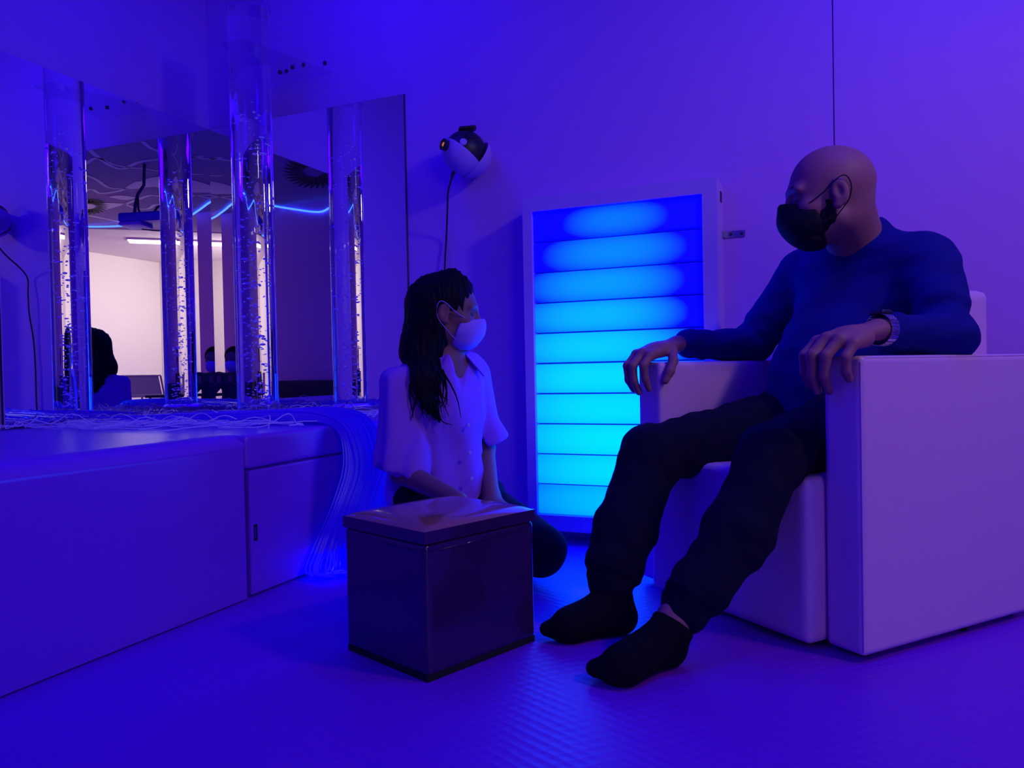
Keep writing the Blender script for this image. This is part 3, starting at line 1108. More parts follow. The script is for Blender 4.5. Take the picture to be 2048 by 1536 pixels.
# near (left) hand on the chair arm: fingers hanging over its front edge
handN = [Cone(wriN, AC(0.07, -0.050, 0.678), 0.030, 0.036, 0.02, (UPV, 0.62)),
         Cone(AC(0.08, -0.022, 0.678), AC(0.022, -0.010, 0.668), 0.018, 0.015, 0.015),
         Cone(AC(0.08, -0.048, 0.680), AC(0.018, -0.038, 0.674), 0.018, 0.015, 0.015),
         Cone(AC(0.08, -0.062, 0.678), AC(0.022, -0.066, 0.670), 0.018, 0.015, 0.015),
         Cone(AC(0.085, -0.080, 0.672), AC(0.034, -0.091, 0.662), 0.017, 0.013, 0.015)]
handN += finger([AC(0.022, -0.010, 0.668), AC(-0.010, -0.004, 0.640), AC(-0.006, -0.002, 0.605), AC(0.006, -0.003, 0.578)], 0.0132, 0.0096)
handN += finger([AC(0.018, -0.038, 0.674), AC(-0.018, -0.030, 0.640), AC(-0.014, -0.027, 0.598), AC(0.002, -0.026, 0.566)], 0.0134, 0.0098)
handN += finger([AC(0.022, -0.066, 0.670), AC(-0.012, -0.059, 0.638), AC(-0.010, -0.054, 0.596), AC(0.006, -0.052, 0.566)], 0.0130, 0.0095)
handN += finger([AC(0.034, -0.091, 0.662), AC(0.010, -0.090, 0.634), AC(0.014, -0.087, 0.606), AC(0.026, -0.085, 0.590)], 0.0118, 0.0088)
handN += finger([AC(0.11, -0.020, 0.676), AC(0.075, 0.008, 0.655), AC(0.045, 0.016, 0.632), AC(0.028, 0.018, 0.612)], 0.0135, 0.0098)
# far (right) hand: thumb on the near side
handF = [Cone(wriF, AC(0.085, 0.610, 0.672), 0.030, 0.036, 0.02, (UPV, 0.62)),
         Cone(AC(0.09, 0.585, 0.672), AC(0.030, 0.572, 0.655), 0.018, 0.015, 0.015),
         Cone(AC(0.09, 0.605, 0.674), AC(0.022, 0.597, 0.662), 0.018, 0.015, 0.015),
         Cone(AC(0.09, 0.620, 0.672), AC(0.022, 0.624, 0.660), 0.018, 0.015, 0.015),
         Cone(AC(0.09, 0.635, 0.668), AC(0.034, 0.648, 0.652), 0.017, 0.013, 0.015)]
handF += finger([AC(0.030, 0.572, 0.655), AC(0.002, 0.566, 0.628), AC(0.010, 0.570, 0.590), AC(0.024, 0.574, 0.562)], 0.0132, 0.0096)
handF += finger([AC(0.022, 0.597, 0.662), AC(-0.016, 0.592, 0.628), AC(-0.012, 0.592, 0.585), AC(0.006, 0.594, 0.553)], 0.0134, 0.0098)
handF += finger([AC(0.022, 0.624, 0.660), AC(-0.014, 0.620, 0.628), AC(-0.012, 0.618, 0.588), AC(0.006, 0.618, 0.560)], 0.0130, 0.0095)
handF += finger([AC(0.034, 0.648, 0.652), AC(0.010, 0.646, 0.626), AC(0.012, 0.644, 0.598), AC(0.024, 0.642, 0.578)], 0.0118, 0.0088)
handF += finger([AC(0.118, 0.582, 0.668), AC(0.088, 0.542, 0.640), AC(0.066, 0.530, 0.610), AC(0.052, 0.534, 0.584)], 0.0150, 0.0102, 0.008)

body = torso(-0.014) + arm(shoN, elbN, wriN, -0.010) + arm(shoF, elbF, wriF, -0.010) + \
    leg(hipN, kneN, ankN, -0.012) + leg(hipF, kneF, ankF, -0.012) + foot(ankN, heelN, ballN, toeN, -0.005) + foot(ankF, heelF, ballF, toeF, -0.005) + \
    neck + hp + handN + handF
solid('body', body, 0.0042, M['skin_m'], man)
eyes(hq_, hf, hu, HK, man)

WRK = (0.0018, 0.048, 0.85, 0.35)
sw = torso(0.002) + arm(shoN, elbN, wriN, 0.006, 0.86, WRK) + arm(shoF, elbF, wriF, 0.006, 0.86, WRK)
nk = hq_(-0.035, 0, -0.07)
sw += [Cone(nek - UPV * 0.035, nek + UPV * 0.004, 0.078, 0.074, 0.03),
       Cone(nek + UPV * 0.030, nek + UPV * 0.10 + (nk - nek) * 0.6, 0.066, 0.08, 0.006, None, -1)]
w1, w2 = wobble(5, 0.13, 0.0034, (1, 1, 0.7)), wobble(6, 0.060, 0.0026, (0.5, 0.5, 1.5))
solid('jumper', sw, 0.0055, M['navy'], man, lambda p: w1(p) + w2(p))
TRW = (0.0018, 0.06, 0.95, 0.3)
mN1, mN2, cN = P(1478, 1066, 1.648), P(1398, 1178, 1.605), P(1374, 1222, 1.592)
mF1, mF2, cF = P(1250, 1062, 1.875), P(1230, 1128, 1.840), P(1218, 1172, 1.822)
tr = [Cone(hipN, kneN, 0.096, 0.072, 0.04), Cone(kneN, mN1, 0.072, 0.070, 0.03), Cone(mN1, mN2, 0.070, 0.060, 0.03), Cone(mN2, cN, 0.062, 0.048, 0.02, None, 1, (0.004, 0.03, 0.5, 0.6)),
      Cone(hipF, kneF, 0.096, 0.074, 0.04), Cone(kneF, mF1, 0.073, 0.074, 0.03), Cone(mF1, mF2, 0.074, 0.066, 0.03), Cone(mF2, cF, 0.066, 0.052, 0.02, None, 1, (0.004, 0.03, 0.5, 0.6)),
      Cone(pel, pel + UPV * 0.05 + BD * 0.03, 0.150, 0.145, 0.05, (BD, 0.8)),
      Half(AC(0.30, 0.27, HS), -UPV, 0.006, 0.27)]
w3, w4 = wobble(8, 0.12, 0.0034), wobble(18, 0.05, 0.0018)
solid('trousers', tr, 0.0055, M['trouser'], man, lambda p: w3(p) + w4(p))
for nm, an, he, ba, to in (('N', ankN, heelN, ballN, toeN), ('F', ankF, heelF, ballF, toeF)):
    kn = kneN if nm == 'N' else kneF
    up = an + (kn - an) * (0.04 if nm == 'N' else 0.2)
    sk = foot(an, he, ba, to, 0.0) + [Cone(an, up, 0.036, 0.036, 0.02), Half(np.array([*ba[:2], 0.002]), -UPV, 0.003, 0.3)]
    if nm == 'N':
        sk.append(Half(P(1352, 1252, 1.60), UPV * 0.30 + (an - ba) / np.linalg.norm(an - ba) * 0.75, 0.004, 0.15))
    solid('sock', sk, 0.0045, M['sock'], man)
    if nm == 'N':
        sl = (kn - an) / np.linalg.norm(kn - an)
        # bare ankle strip shows through the body mesh above the low sock


def mask_prims(q, f, s, u, k, top=-0.014):
    ax = [f, s, u]
    return [Ell(q(0.044, 0, -0.058), ax, np.array([.069, .067, .068]) * k, 0.01),
            Cone(q(0.096, 0, -0.018), q(0.094, 0, -0.050), 0.020 * k, 0.024 * k, 0.03),
            Half(q(0.036, 0, -0.06), -f * 0.92 + u * 0.38, 0.006),
            Half(q(0.06, 0, top - 0.006), u * 0.95 - f * 0.18, 0.006)]


solid('face_mask', mask_prims(hq_, hf, hs, hu, HK), 0.004, M['mask_black'], man, wobble(2, 0.06, 0.0012))
bp_ = []
for sg in (1, -1):
    bp_ += [Cone(hq_(0.018, 0.068 * sg, -0.022), hq_(0.014, 0.062 * sg, -0.050), 0.005, 0.010, 0.012),
            Cone(hq_(0.012, 0.058 * sg, -0.060), hq_(0.050, 0.032 * sg, -0.100), 0.015, 0.017, 0.015),
            Cone(hq_(0.026, 0.056 * sg, -0.050), hq_(0.045, 0.046 * sg, -0.078), 0.012, 0.014, 0.012)]
bp_ += [Cone(hq_(0.05, 0.03, -0.102), hq_(0.05, -0.03, -0.102), 0.016, 0.016, 0.02)]
solid('beard', bp_, 0.004, M['beard'], man, wobble(9, 0.013, 0.0022))


def ear_loops(q, m, parent, w=1.0):
    for sg in (1, -1):
        bm = bmesh.new()
        tube(bm, catmull([q(0.062, 0.062 * sg * w, -0.024), q(0.030, 0.078 * sg, -0.004), q(0.004, 0.0905 * sg, 0.020), q(-0.016, 0.094 * sg, 0.026),
                          q(-0.027, 0.093 * sg, 0.004), q(-0.022, 0.090 * sg, -0.026), q(-0.006, 0.083 * sg, -0.048), q(0.022, 0.068 * sg, -0.080), q(0.044, 0.050 * sg * w, -0.098)], 4), 0.0014, 6)
        from_bm('ear_loop', bm, m, parent, True)


ear_loops(hq_, M['mask_black'], man)
bm = bmesh.new()
tube(bm, [nek + UPV * 0.028 + 0.068 * (math.cos(a) * hs + math.sin(a) * hf) - UPV * 0.012 * math.sin(a) for a in np.linspace(0, 2 * PI, 25)], 0.0016, 6, False)
from_bm('necklace', bm, M['black'], man, True)
# watch
wax = (wriN - elbN) / np.linalg.norm(wriN - elbN)
wc = elbN + (wriN - elbN) * 0.955
wup = UPV - wax * UPV.dot(wax); wup /= np.linalg.norm(wup)
wup2 = wup * 0.96 + LD * 0.10; wup2 /= np.linalg.norm(wup2)
wsd = np.cross(wax, wup2)
bm = bmesh.new()
for k in range(26):
    a = 2 * PI * k / 26
    c = wc + (0.0345 * math.cos(a)) * wup2 + (0.0345 * math.sin(a)) * wsd
    tn = -math.sin(a) * wup2 + math.cos(a) * wsd
    nr = math.cos(a) * wup2 + math.sin(a) * wsd
    for j in (-2, -1, 0, 1):
        obox(bm, c - tn * 0.0037 - nr * 0.0015 + wax * (j * 0.0062 + 0.0003), tn * 0.0074, nr * 0.003, wax * 0.0056, 0.0008, 1)
wat = from_bm('watch', bm, M['steel'], man); wat['label'] = 'steel link watch with a dark square face'
bm = bmesh.new(); obox(bm, wc + wup2 * 0.033 - wax * 0.017 - wsd * 0.0185, wax * 0.034, wsd * 0.037, wup2 * 0.008, 0.003, 3); cs = from_bm('watch_case', bm, M['dark_metal'], wat, True)
bm = bmesh.new(); obox(bm, wc + wup2 * 0.0405 - wax * 0.0145 - wsd * 0.016, wax * 0.029, wsd * 0.032, wup2 * 0.0015, 0.0005, 1)
from_bm('watch_face', bm, mat('watch_glass', (0.01, 0.008, 0.02), 0.08), wat)

# ------------------------------------------------------------ the kneeling woman
wom = thing('person', 'kneeling woman with long dark hair, white shirt and white mask behind the cube ottoman', 'person', tuple(CW(-0.19, 2.42, 0)))
tf = 0.64 * RGT - 0.77 * FWD
tl = 0.77 * RGT + 0.64 * FWD             # to her left
wsR, wsL = P(797, 768, 2.29), P(945, 758, 2.48)
wneck = P(893, 712, 2.38)
wch = P(880, 810, 2.39)
whp = P(880, 1040, 2.43)
weR, wwR = P(806, 945, 2.27), P(915, 1000, 2.08)
weL, wwL = P(968, 895, 2.50), P(984, 1005, 2.34)
whR, whL = CW(-0.28, 2.37, 0.20), CW(-0.13, 2.49, 0.20)
wkR, wkL = CW(-0.135, 2.07, 0.085), P(1082, 1096, 2.20)
waR, waL = CW(-0.30, 2.46, 0.055), CW(-0.16, 2.57, 0.055)
whc = P(897, 624, 2.37)
wf = 0.992 * RGT - 0.03 * FWD - 0.05 * UPV
wf /= np.linalg.norm(wf)
ws_ = np.cross(UPV, wf); ws_ /= np.linalg.norm(ws_)
wu = np.cross(wf, ws_)
WK = 0.95
whd, wq = head_prims(whc, wf, ws_, wu, WK)
wlegs = lambda o: [Cone(whR, wkR, 0.078 + o, 0.060 + o, 0.04), Cone(whL, wkL, 0.080 + o, 0.068 + o, 0.04),
                   Cone(wkR, waR, 0.058 + o, 0.036 + o, 0.03), Cone(wkL - UPV * 0.02, waL, 0.060 + o, 0.036 + o, 0.03),
                   Cone(whR, whL, 0.09 + o, 0.09 + o, 0.05)]
wbody = [Cone(whp + UPV * 0.06, wch, 0.110, 0.122, 0.05, (tf, 0.74)), Cone(wch, wneck - UPV * 0.06, 0.124, 0.088, 0.05, (tf, 0.72)),
         Cone(wsR, wsL, 0.037, 0.037, 0.04), Cone(wneck - UPV * 0.04, wq(-0.025, 0, -0.05), 0.050, 0.050, 0.03),
         Cone(wsR, weR, 0.038, 0.035, 0.03), Cone(weR, wwR, 0.036, 0.024, 0.02), Cone(wsL, weL, 0.037, 0.033, 0.03), Cone(weL, wwL, 0.034, 0.024, 0.02)] + wlegs(-0.012) + whd
for wr_, kn_, sg in ((wwR, wkR, 1), (wwL, wkL, -1)):
    d_ = (kn_ + UPV * 0.06 - wr_); d_ /= np.linalg.norm(d_)
    sd = np.cross(d_, UPV); sd /= np.linalg.norm(sd)
    kn0 = wr_ + d_ * 0.075
    wbody.append(Cone(wr_, kn0, 0.026, 0.032, 0.015, (UPV, 0.6)))
    for j, (o_, ln) in enumerate(((-0.028, 0.055), (-0.009, 0.066), (0.010, 0.070), (0.028, 0.062))):
        b0 = kn0 + sd * o_ * 0.85
        wbody += finger([b0, b0 + d_ * ln * 0.5 - UPV * 0.006, b0 + d_ * ln - UPV * 0.020], 0.0092, 0.007)
    wbody += finger([wr_ + d_ * 0.02 + sd * 0.02 * sg, wr_ + d_ * 0.055 + sd * 0.048 * sg, wr_ + d_ * 0.08 + sd * 0.054 * sg - UPV * 0.012], 0.0105, 0.008)
for an_, kn_ in ((waR, wkR), (waL, wkL)):
    d_ = (an_ - kn_); d_[2] = 0; d_ /= np.linalg.norm(d_)
    wbody.append(Cone(an_, an_ + d_ * 0.14 - UPV * 0.025, 0.032, 0.024, 0.02, (UPV, 0.8)))
solid('body', wbody, 0.0045, M['skin_w'], wom)
eyes(wq, wf, wu, WK, wom)
solid('trousers', [c for c in wlegs(0.004)] + [Half(np.array([*wkL[:2], 0.004]), -UPV, 0.004)], 0.006, M['trouser'], wom, wobble(4, 0.1, 0.002))
# shirt: loose, rolled elbow sleeves, open neck
sdirR = (weR - wsR) / np.linalg.norm(weR - wsR)
sdirL = (weL - wsL) / np.linalg.norm(weL - wsL)
sh_ = [Cone(whp - UPV * 0.07, whp + UPV * 0.12, 0.178, 0.152, 0.05, (tf, 0.80)),
       Cone(whp + UPV * 0.10, wch, 0.152, 0.142, 0.06, (tf, 0.78)), Cone(wch, wneck - UPV * 0.075, 0.140, 0.092, 0.05, (tf, 0.72)),
       Cone(wsR - tl * 0.0, wsL, 0.054, 0.054, 0.05),
       Cone(wneck - UPV * 0.03, wsR * 0.6 + wneck * 0.4, 0.048, 0.046, 0.04), Cone(wneck - UPV * 0.03, wsL * 0.6 + wneck * 0.4, 0.048, 0.046, 0.04),
       Cone(wsR, weR - sdirR * 0.02, 0.060, 0.077, 0.010), Cone(weR - sdirR * 0.045, weR - sdirR * 0.012, 0.077, 0.079, 0.008),
       Cone(wsL, weL - sdirL * 0.03 + RGT * 0.01, 0.054, 0.062, 0.010), Cone(weL - sdirL * 0.055 + RGT * 0.01, weL - sdirL * 0.025 + RGT * 0.016, 0.067, 0.069, 0.006),
       Cone(weR - sdirR * 0.03, weR + sdirR * 0.10, 0.046, 0.070, 0.008, None, -1), Cone(weL - sdirL * 0.03, weL + sdirL * 0.10, 0.054, 0.072, 0.008, None, -1),
       Half(weR + sdirR * 0.004, sdirR + 0.45 * RGT * -1, 0.006, 0.12), Half(weL - sdirL * 0.0 , sdirL + 0.35 * RGT, 0.006, 0.11)]
vtop, vbot = wneck + tf * 0.075, P(927, 800, 2.27)
sh_ += [Cone(wneck + UPV * 0.02, wneck + UPV * 0.10, 0.050, 0.075, 0.006, None, -1),
        Cone(wneck - UPV * 0.005 + tf * 0.070, wch + UPV * 0.035 + tf * 0.128, 0.040, 0.010, 0.005, None, -1)]
folds = wobble(21, 0.062, 0.0072, (1.2, 1.2, 0.14), 9)
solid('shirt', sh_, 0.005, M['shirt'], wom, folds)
# open collar leaves
for sg, a_ in ((1, wsL), (-1, wsR)):
    b0 = wneck + tf * -0.01 + tl * 0.052 * sg + UPV * 0.022
    b1 = wneck + tf * 0.060 + tl * 0.040 * sg - UPV * 0.012
    b2 = b1 + tl * 0.045 * sg - UPV * 0.055 + tf * 0.015
    b3 = b0 + tl * 0.03 * sg - UPV * 0.028
    bm = bmesh.new()
    hexa(bm, [b0, b1, b2, b3, b0 + UPV * 0.005 + tf * 0.003, b1 + UPV * 0.003 + tf * 0.005, b2 + UPV * 0.003 + tf * 0.005, b3 + UPV * 0.005], 0.0016, 2)
    from_bm('collar', bm, M['shirt'], wom, True)
for (x_, y_) in ((936, 850), (939, 905), (942, 957)):
    c_ = P(x_, y_, 2.30 if y_ < 900 else 2.295)
    bm = bmesh.new(); lathe(bm, [(0, 0.004), (0.006, 0.003), (0.006, 0), (0, 0)], c_, tf, 12); from_bm('button', bm, M['white_plastic'], wom)
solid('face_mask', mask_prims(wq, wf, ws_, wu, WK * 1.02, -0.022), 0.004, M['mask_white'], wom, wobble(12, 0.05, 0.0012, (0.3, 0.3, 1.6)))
ear_loops(wq, M['mask_white'], wom)
# hair
ax_ = [wf, ws_, wu]
hr = [Ell(wq(-0.022, 0, 0.034), ax_, np.array([.106, .089, .094]) * WK, 0.02),
      Cone(wq(0.040, 0.0, 0.085), wq(0.01, 0.0, 0.105), 0.024, 0.03, 0.03),
      Cone(wq(-0.055, 0, 0.01), wq(-0.070, 0, -0.09), 0.078, 0.070, 0.04),
      Cone(wq(-0.050, -0.03, -0.05), P(842, 705, 2.34), 0.062, 0.062, 0.04, None),
      Cone(P(842, 705, 2.34), P(852, 760, 2.265), 0.060, 0.044, 0.03, (tf, 0.65)),
      Cone(P(852, 760, 2.265), P(860, 806, 2.245), 0.042, 0.022, 0.03, (tf, 0.6)),
      Cone(P(860, 806, 2.245), P(880, 842, 2.245), 0.020, 0.006, 0.02),
      Cone(wq(-0.07, 0.03, -0.09), wneck - tf * 0.10 - UPV * 0.12, 0.060, 0.045, 0.04),
      # face opening, ear left free
      Ell(wq(0.108, 0, -0.028), ax_, np.array([.068, .11, .098]) * WK, 0.010, -1),
      Ell(wq(0.002, -0.100, -0.016), ax_, np.array([.026, .034, .036]) * WK, 0.010, -1),
      Ell(wq(0.036, -0.085, -0.050), ax_, np.array([.040, .045, .050]) * WK, 0.010, -1)]
lock = wobble(31, 0.022, 0.0030, (1.6, 1.6, 0.15), 9)
hair = solid('hair', hr, 0.0045, M['hair'], wom, lock)
bm = bmesh.new()
rs = np.random.RandomState(5)
for k in range(46):
    a0 = P(rs.uniform(822, 880), rs.uniform(690, 735), 2.31)
    tx = rs.uniform(0, 1)
    e0 = P(832 + 62 * tx + rs.normal() * 6, 800 + 44 * rs.rand() - 12 * abs(tx - 0.6), 2.235)
    m0 = (a0 * 0.45 + e0 * 0.55) + RGT * rs.normal() * 0.012 - FWD * 0.025
    tube(bm, catmull([a0, m0, e0 + RGT * rs.normal() * 0.004], 6), [0.0042 * (1 - 0.8 * i / 12) for i in range(13)], 5)
for (a_, b_, c_, d_) in (((880, 735), (902, 770), (915, 800), (922, 835)), ((870, 770), (872, 815), (884, 842), (905, 850)), ((838, 770), (832, 800), (826, 822), (822, 842)), ((886, 740), (893, 775), (890, 800), (884, 812))):
    tube(bm, catmull([P(*a_, 2.255), P(*b_, 2.24), P(*c_, 2.235), P(*d_, 2.235)], 6), [0.004 * (1 - 0.8 * i / 18) for i in range(19)], 5)
from_bm('hair_strands', bm, M['hair'], hair, True)

# ------------------------------------------------------------ the photographer (only the mirrors show this person)
ph = thing('person', 'dark clothed photographer sitting on the floor with a phone, seen only in the mirror corner', 'person', tuple(CW(0.04, -0.36, 0)))
pf = FWD
pcn = CW(0.03, -0.30, 0.785)
phd, pq = head_prims(pcn, pf, -RGT, UPV, 0.98)
psR, psL = CW(0.22, -0.36, 0.60), CW(-0.16, -0.36, 0.60)
peR, peL = CW(0.26, -0.22, 0.44), CW(-0.20, -0.22, 0.44)
pwR, pwL = CW(0.07, -0.09, 0.575), CW(-0.05, -0.09, 0.575)
pbody = [Cone(CW(0.03, -0.42, 0.18), CW(0.03, -0.38, 0.50), 0.12, 0.13, 0.05, (FWD, 0.75)), Cone(psR, psL, 0.05, 0.05, 0.05),
         Cone(CW(0.03, -0.35, 0.58), pq(-0.02, 0, -0.05), 0.05, 0.052, 0.03)] + phd
for s_, e_, w_, sg in ((psR, peR, pwR, 1), (psL, peL, pwL, -1)):
    pbody += [Cone(s_, e_, 0.042, 0.036, 0.03), Cone(e_, w_, 0.036, 0.025, 0.02), Cone(w_, w_ + FWD * 0.045 + UPV * 0.02, 0.028, 0.030, 0.015, (RGT, 0.6))]
    for j in range(4):
        b0 = w_ + FWD * 0.04 + UPV * (0.0 + 0.016 * j) + RGT * 0.006 * sg
        pbody += finger([b0, b0 + FWD * 0.025 - RGT * 0.004 * sg, b0 + FWD * 0.030 - RGT * 0.030 * sg], 0.0088, 0.007)
    pbody += finger([w_ + UPV * 0.02 + FWD * 0.02, w_ + UPV * 0.045 + FWD * 0.022 - RGT * 0.018 * sg, w_ + UPV * 0.05 + FWD * 0.025 - RGT * 0.035 * sg], 0.0095, 0.008)
plegs = lambda o: [Cone(CW(0.14, -0.42, 0.14), CW(0.34, -0.16, 0.10), 0.085 + o, 0.06 + o, 0.04), Cone(CW(-0.08, -0.42, 0.14), CW(-0.28, -0.16, 0.10), 0.085 + o, 0.06 + o, 0.04),
                   Cone(CW(0.34, -0.16, 0.085), CW(0.02, -0.14, 0.06), 0.055 + o, 0.04 + o, 0.03), Cone(CW(-0.28, -0.16, 0.085), CW(0.04, -0.22, 0.06), 0.055 + o, 0.04 + o, 0.03),
                   Cone(CW(0.12, -0.42, 0.14), CW(-0.06, -0.42, 0.14), 0.10 + o, 0.10 + o, 0.05)]
pbody += plegs(-0.012)
solid('body', pbody, 0.006, M['skin_w'], ph)
solid('jacket', [Cone(CW(0.03, -0.42, 0.16), CW(0.03, -0.38, 0.50), 0.15, 0.15, 0.05, (FWD, 0.8)), Cone(psR, psL, 0.062, 0.062, 0.05)] +
      [c for s_, e_, w_ in ((psR, peR, pwR), (psL, peL, pwL)) for c in (Cone(s_, e_, 0.055, 0.05, 0.03), Cone(e_, e_ * 0.12 + w_ * 0.88, 0.05, 0.036, 0.03))], 0.008, M['dark_cloth'], ph, wobble(14, 0.1, 0.003))
solid('trousers', plegs(0.0) + [Half(CW(0, -0.3, 0.004), -UPV, 0.004)], 0.009, M['trouser'], ph)
solid('hair', [Ell(pq(-0.02, 0, 0.034), [pf, -RGT, UPV], np.array([.104, .088, .094]), 0.02), Ell(pq(0.085, 0, -0.03), [pf, -RGT, UPV], np.array([.07, .085, .095]), 0.015, -1),
               Half(pq(0, 0, -0.05), -UPV, 0.01)], 0.006, M['hair'], ph)
solid('face_mask', mask_prims(pq, pf, -RGT, UPV, 0.98, -0.02), 0.005, M['mask_white'], ph)
# the phone held in both hands (its lens is the viewpoint)
bm = bmesh.new(); obox(bm, CW(-0.075, -0.035, 0.580), RGT * 0.15, FWD * 0.008, UPV * 0.072, 0.003, 2)
fo = from_bm('phone', bm, M['black'], None); tag(fo, 'black phone held up by the photographer on the floor', 'phone')

# ================================================================ THINGS THE MIRRORS SHOW BEHIND THE VIEWER
# LED strip along the ceiling
lz = CEIL - 0.02
lp_ = [double(x, y, lz) for (x, y) in ((150, 452), (195, 456), (240, 456), (290, 453), (350, 445), (395, 438), (420, 424), (445, 406), (470, 402), (500, 408), (540, 415), (572, 420), (600, 424), (622, 424), (640, 415), (660, 404), (690, 398), (740, 396))]
for i_, (x, y) in enumerate(((150, 452), (195, 456), (240, 456), (290, 453), (350, 445), (395, 438), (420, 424), (445, 406), (470, 402), (500, 408), (540, 415), (572, 420), (600, 424), (622, 424), (640, 415), (660, 404), (690, 398), (740, 396))):
    if lp_[i_][1] < YF + 0.02:
        q_ = on_y(x, y, -(YF + 0.02))
        lp_[i_] = np.array([-q_[0], -q_[1], min(q_[2], lz)])
bm = bmesh.new(); tube(bm, catmull(lp_, 6), 0.011, 8); ls = from_bm('led_strip', bm, M['led'], None, True)
tag(ls, 'glowing blue flexible light strip waving along the ceiling edge', 'light strip')
# soffit-like dark wall below is plain wall_front
# ceiling projector with loose cables


def dz(x, y, Z):
    """point seen through both mirrors, at path depth Z"""
    q = P(x + SH, y, Z)
    return np.array([-q[0], -q[1], q[2]])


ZP = 7.3
cp = thing('ceiling_projector', 'blue and white ceiling projector with looping black cables, seen in the mirrors', 'projector', tuple(dz(297, 446, ZP)))
u0 = dz(246, 446, ZP); u1 = dz(344, 440, ZP)
ux = (u1 - u0); ln = np.linalg.norm(ux); ux /= ln
uy = np.cross(UPV, ux)
bm = bmesh.new()
obox(bm, u0 - uy * 0.14 - UPV * 0.03, ux * ln, uy * 0.28, UPV * 0.085, 0.028, 4)
from_bm('body', bm, mat('blue_casing', (0.10, 0.08, 0.55), 0.3), cp, True)
bm = bmesh.new(); obox(bm, u0 - uy * 0.13 - UPV * 0.058, ux * ln * 0.45, uy * 0.26, UPV * 0.03, 0.012, 3); o = from_bm('bottom_cover', bm, M['white_plastic'], cp, True); o['label'] = 'white bottom cover'
bm = bmesh.new(); tube(bm, [dz(265, 436, ZP), dz(267, 412, ZP), dz(272, 392, ZP), dz(284, 378, ZP) + UPV * 0.02, np.array([*dz(286, 378, ZP)[:2], CEIL])], 0.014, 8); from_bm('mount_pole', bm, M['dark_metal'], cp, True)
bm = bmesh.new()
tube(bm, catmull([dz(272, 400, ZP), dz(274, 424, ZP), dz(285, 434, ZP), dz(300, 432, ZP), dz(310, 418, ZP), dz(322, 414, ZP), dz(338, 425, ZP), dz(346, 440, ZP)], 6), 0.010, 8)
tube(bm, catmull([dz(346, 440, ZP), dz(347, 452, ZP), dz(338, 462, ZP), dz(310, 464, ZP), dz(280, 461, ZP)], 6), 0.006, 8)
from_bm('cables', bm, M['black'], cp, True)
# ceiling lights of the bright room
lt = thing('ceiling_light', 'long glowing ceiling light in the bright room, seen in the mirrors', 'lamp', (6.4, -5.2, CEIL))
a0, a1 = double(258 + SH, 485, CEIL - 0.045), double(402 + SH, 489, CEIL - 0.045)
la = a1 - a0
ly_ = np.array([-la[1], la[0], 0]) / np.linalg.norm(la)
bm = bmesh.new(); obox(bm, a0 - ly_ * 0.14 + UPV * 0.006, la, ly_ * 0.28, UPV * 0.024, 0.004, 2); from_bm('housing', bm, M['white_plastic'], lt)
bm = bmesh.new(); obox(bm, a0 - ly_ * 0.12 + la * 0.02 - UPV * 0.006, la * 0.96, ly_ * 0.24, UPV * 0.012); from_bm('diffuser', bm, M['lamp'], lt)
# warm ceiling spotlight of the room, right of the view, turned to the armchair
SL = np.array([4.22, -1.42, 2.42])
ST = np.array([2.75, -0.75, 0.75])
sa = (ST - SL) / np.linalg.norm(ST - SL)
lt3 = thing('ceiling_spotlight', 'round white ceiling spotlight near the right wall, turned to the armchair', 'lamp', (SL[0], SL[1], CEIL))
bm = bmesh.new(); lathe(bm, [(0, 0), (0.05, 0), (0.13, 0.04), (0.14, 0.09), (0.132, 0.09), (0.12, 0.05), (0.0, 0.04)], SL - sa * 0.16, sa, 36); from_bm('lamp_head', bm, M['white_plastic'], lt3, True)
bm = bmesh.new(); tube(bm, [SL - sa * 0.15, np.array([*(SL - sa * 0.16)[:2], CEIL])], 0.016, 10); from_bm('stem', bm, M['white_plastic'], lt3, True)
ld = bpy.data.lights.new('spotlight_lamp', 'SPOT')
ld.energy, ld.color, ld.shadow_soft_size = 40, (1.0, 0.84, 0.78), 0.14
ld.spot_size, ld.spot_blend = math.radians(100), 1.0
lo = bpy.data.objects.new('spotlight_lamp', ld)
COL.objects.link(lo)
lo.location = SL
lo.rotation_euler = Vector(sa).to_track_quat('-Z', 'Y').to_euler()

# mesh backed chair in the bright room
ZC = 9.6
oc = thing('mesh_chair', 'grey mesh backed metal chair in the bright room, seen in the mirrors', 'chair', tuple(np.array([*dz(290, 790, ZC)[:2], 0])))
b0, b1 = dz(250, 760, ZC), dz(328, 765, ZC)
cx_ = b1 - b0; cx_[2] = 0; cw_ = np.linalg.norm(cx_); cx_ /= cw_
cy_ = np.cross(UPV, cx_)
base = np.array([*b0[:2], 0])
bm = bmesh.new(); obox(bm, base + UPV * 0.42 + cx_ * 0.03, cx_ * (cw_ - 0.06), cy_ * 0.008 , UPV * 0.24 + cy_ * -0.10, 0.003, 2); from_bm('backrest', bm, M['mesh_grey'], oc)
bm = bmesh.new(); obox(bm, base + UPV * 0.385 + cx_ * 0.02, cx_ * (cw_ - 0.04), cy_ * 0.45, UPV * 0.035, 0.012, 3); from_bm('seat', bm, M['mesh_grey'], oc)
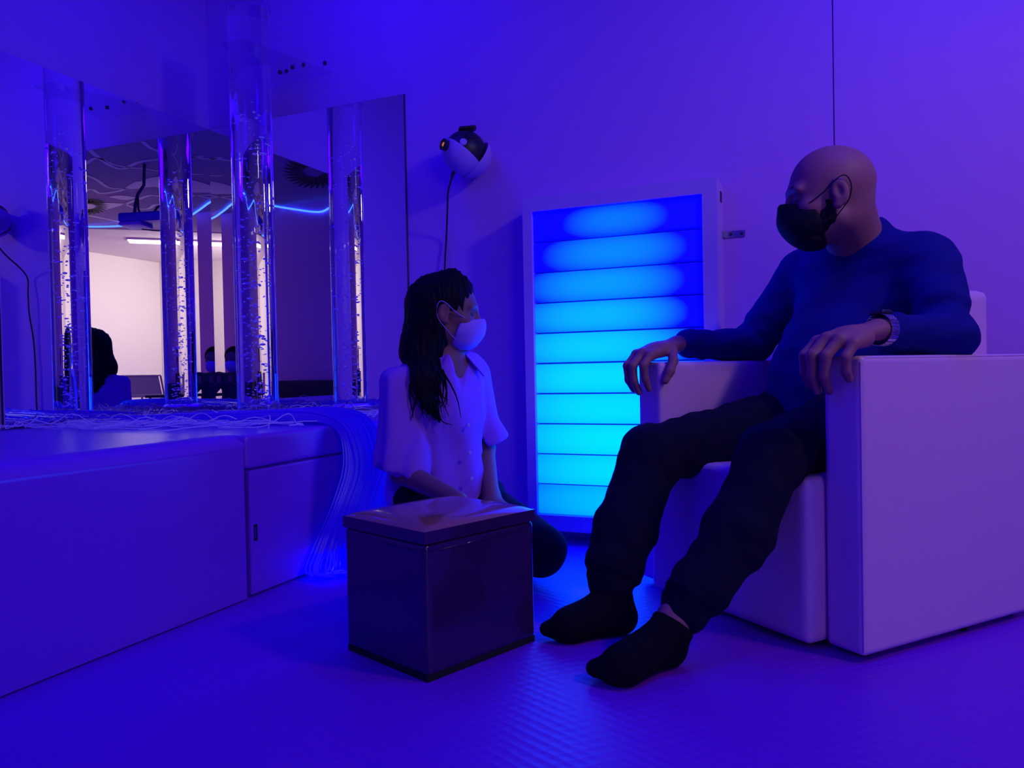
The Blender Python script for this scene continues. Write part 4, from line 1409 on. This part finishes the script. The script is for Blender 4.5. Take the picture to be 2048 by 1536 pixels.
bm = bmesh.new(); tube(bm, [base + UPV * 0.66 - cx_ * 0.03 - cy_ * 0.11, base + UPV * 0.655 - cy_ * 0.10, base + cx_ * cw_ + UPV * 0.655 - cy_ * 0.10], 0.011, 8); tube(bm, [base + UPV * 0.655 - cy_ * 0.10, base + UPV * 0.40], 0.011, 8); tube(bm, [base + cx_ * cw_ + UPV * 0.655 - cy_ * 0.10, base + cx_ * cw_ + UPV * 0.40], 0.011, 8)
from_bm('back_frame', bm, M['steel'], oc, True)
for (i, j) in ((0.04, 0.03), (0.96, 0.03), (0.04, 0.42), (0.96, 0.42)):
    bm = bmesh.new(); tube(bm, [base + cx_ * cw_ * i + cy_ * j + UPV * 0.39, base + cx_ * cw_ * i + cy_ * j], 0.012, 8); from_bm('leg', bm, M['dark_metal'], oc)
# low dark table next to it and a small coral thing on it
tb = thing('side_table', 'low dark table beside the mesh chair in the bright room', 'table', tuple(np.array([*dz(352, 800, 8.9)[:2], 0])))
t0 = np.array([*dz(352, 800, 8.9)[:2], 0])
bm = bmesh.new(); obox(bm, t0 - cx_ * 0.25 - cy_ * 0.25 + UPV * 0.40, cx_ * 0.5, cy_ * 0.5, UPV * 0.03, 0.006, 2); from_bm('table_top', bm, M['dark_cloth'], tb)
for (i, j) in ((-1, -1), (1, -1), (1, 1), (-1, 1)):
    bm = bmesh.new(); tube(bm, [t0 + cx_ * 0.21 * i + cy_ * 0.21 * j, t0 + cx_ * 0.21 * i + cy_ * 0.21 * j + UPV * 0.40], 0.014, 8); from_bm('leg', bm, M['dark_metal'], tb)
bm = bmesh.new(); obox(bm, t0 - cx_ * 0.12 - cy_ * 0.05 + UPV * 0.43, cx_ * 0.14, cy_ * 0.10, UPV * 0.12, 0.02, 3)
o = from_bm('bag', bm, M['coral'], None, True); tag(o, 'small coral pink bag on the low dark table, seen in the mirrors', 'bag')
# dark low couch along the front wall
bm = bmesh.new(); 
co = thing('low_couch', 'dark low couch along the front wall, seen in the back mirror', 'couch', (2.6, YF + 0.25, 0))
box(bm, (1.6, YF + 0.05, 0.0), (3.6, YF + 0.55, 0.34), 0.03, 3); from_bm('seat', bm, M['dark_cloth'], co, True)
bm = bmesh.new(); box(bm, (1.6, YF + 0.005, 0.30), (3.6, YF + 0.14, 0.56), 0.03, 3); from_bm('backrest', bm, M['dark_cloth'], co, True)
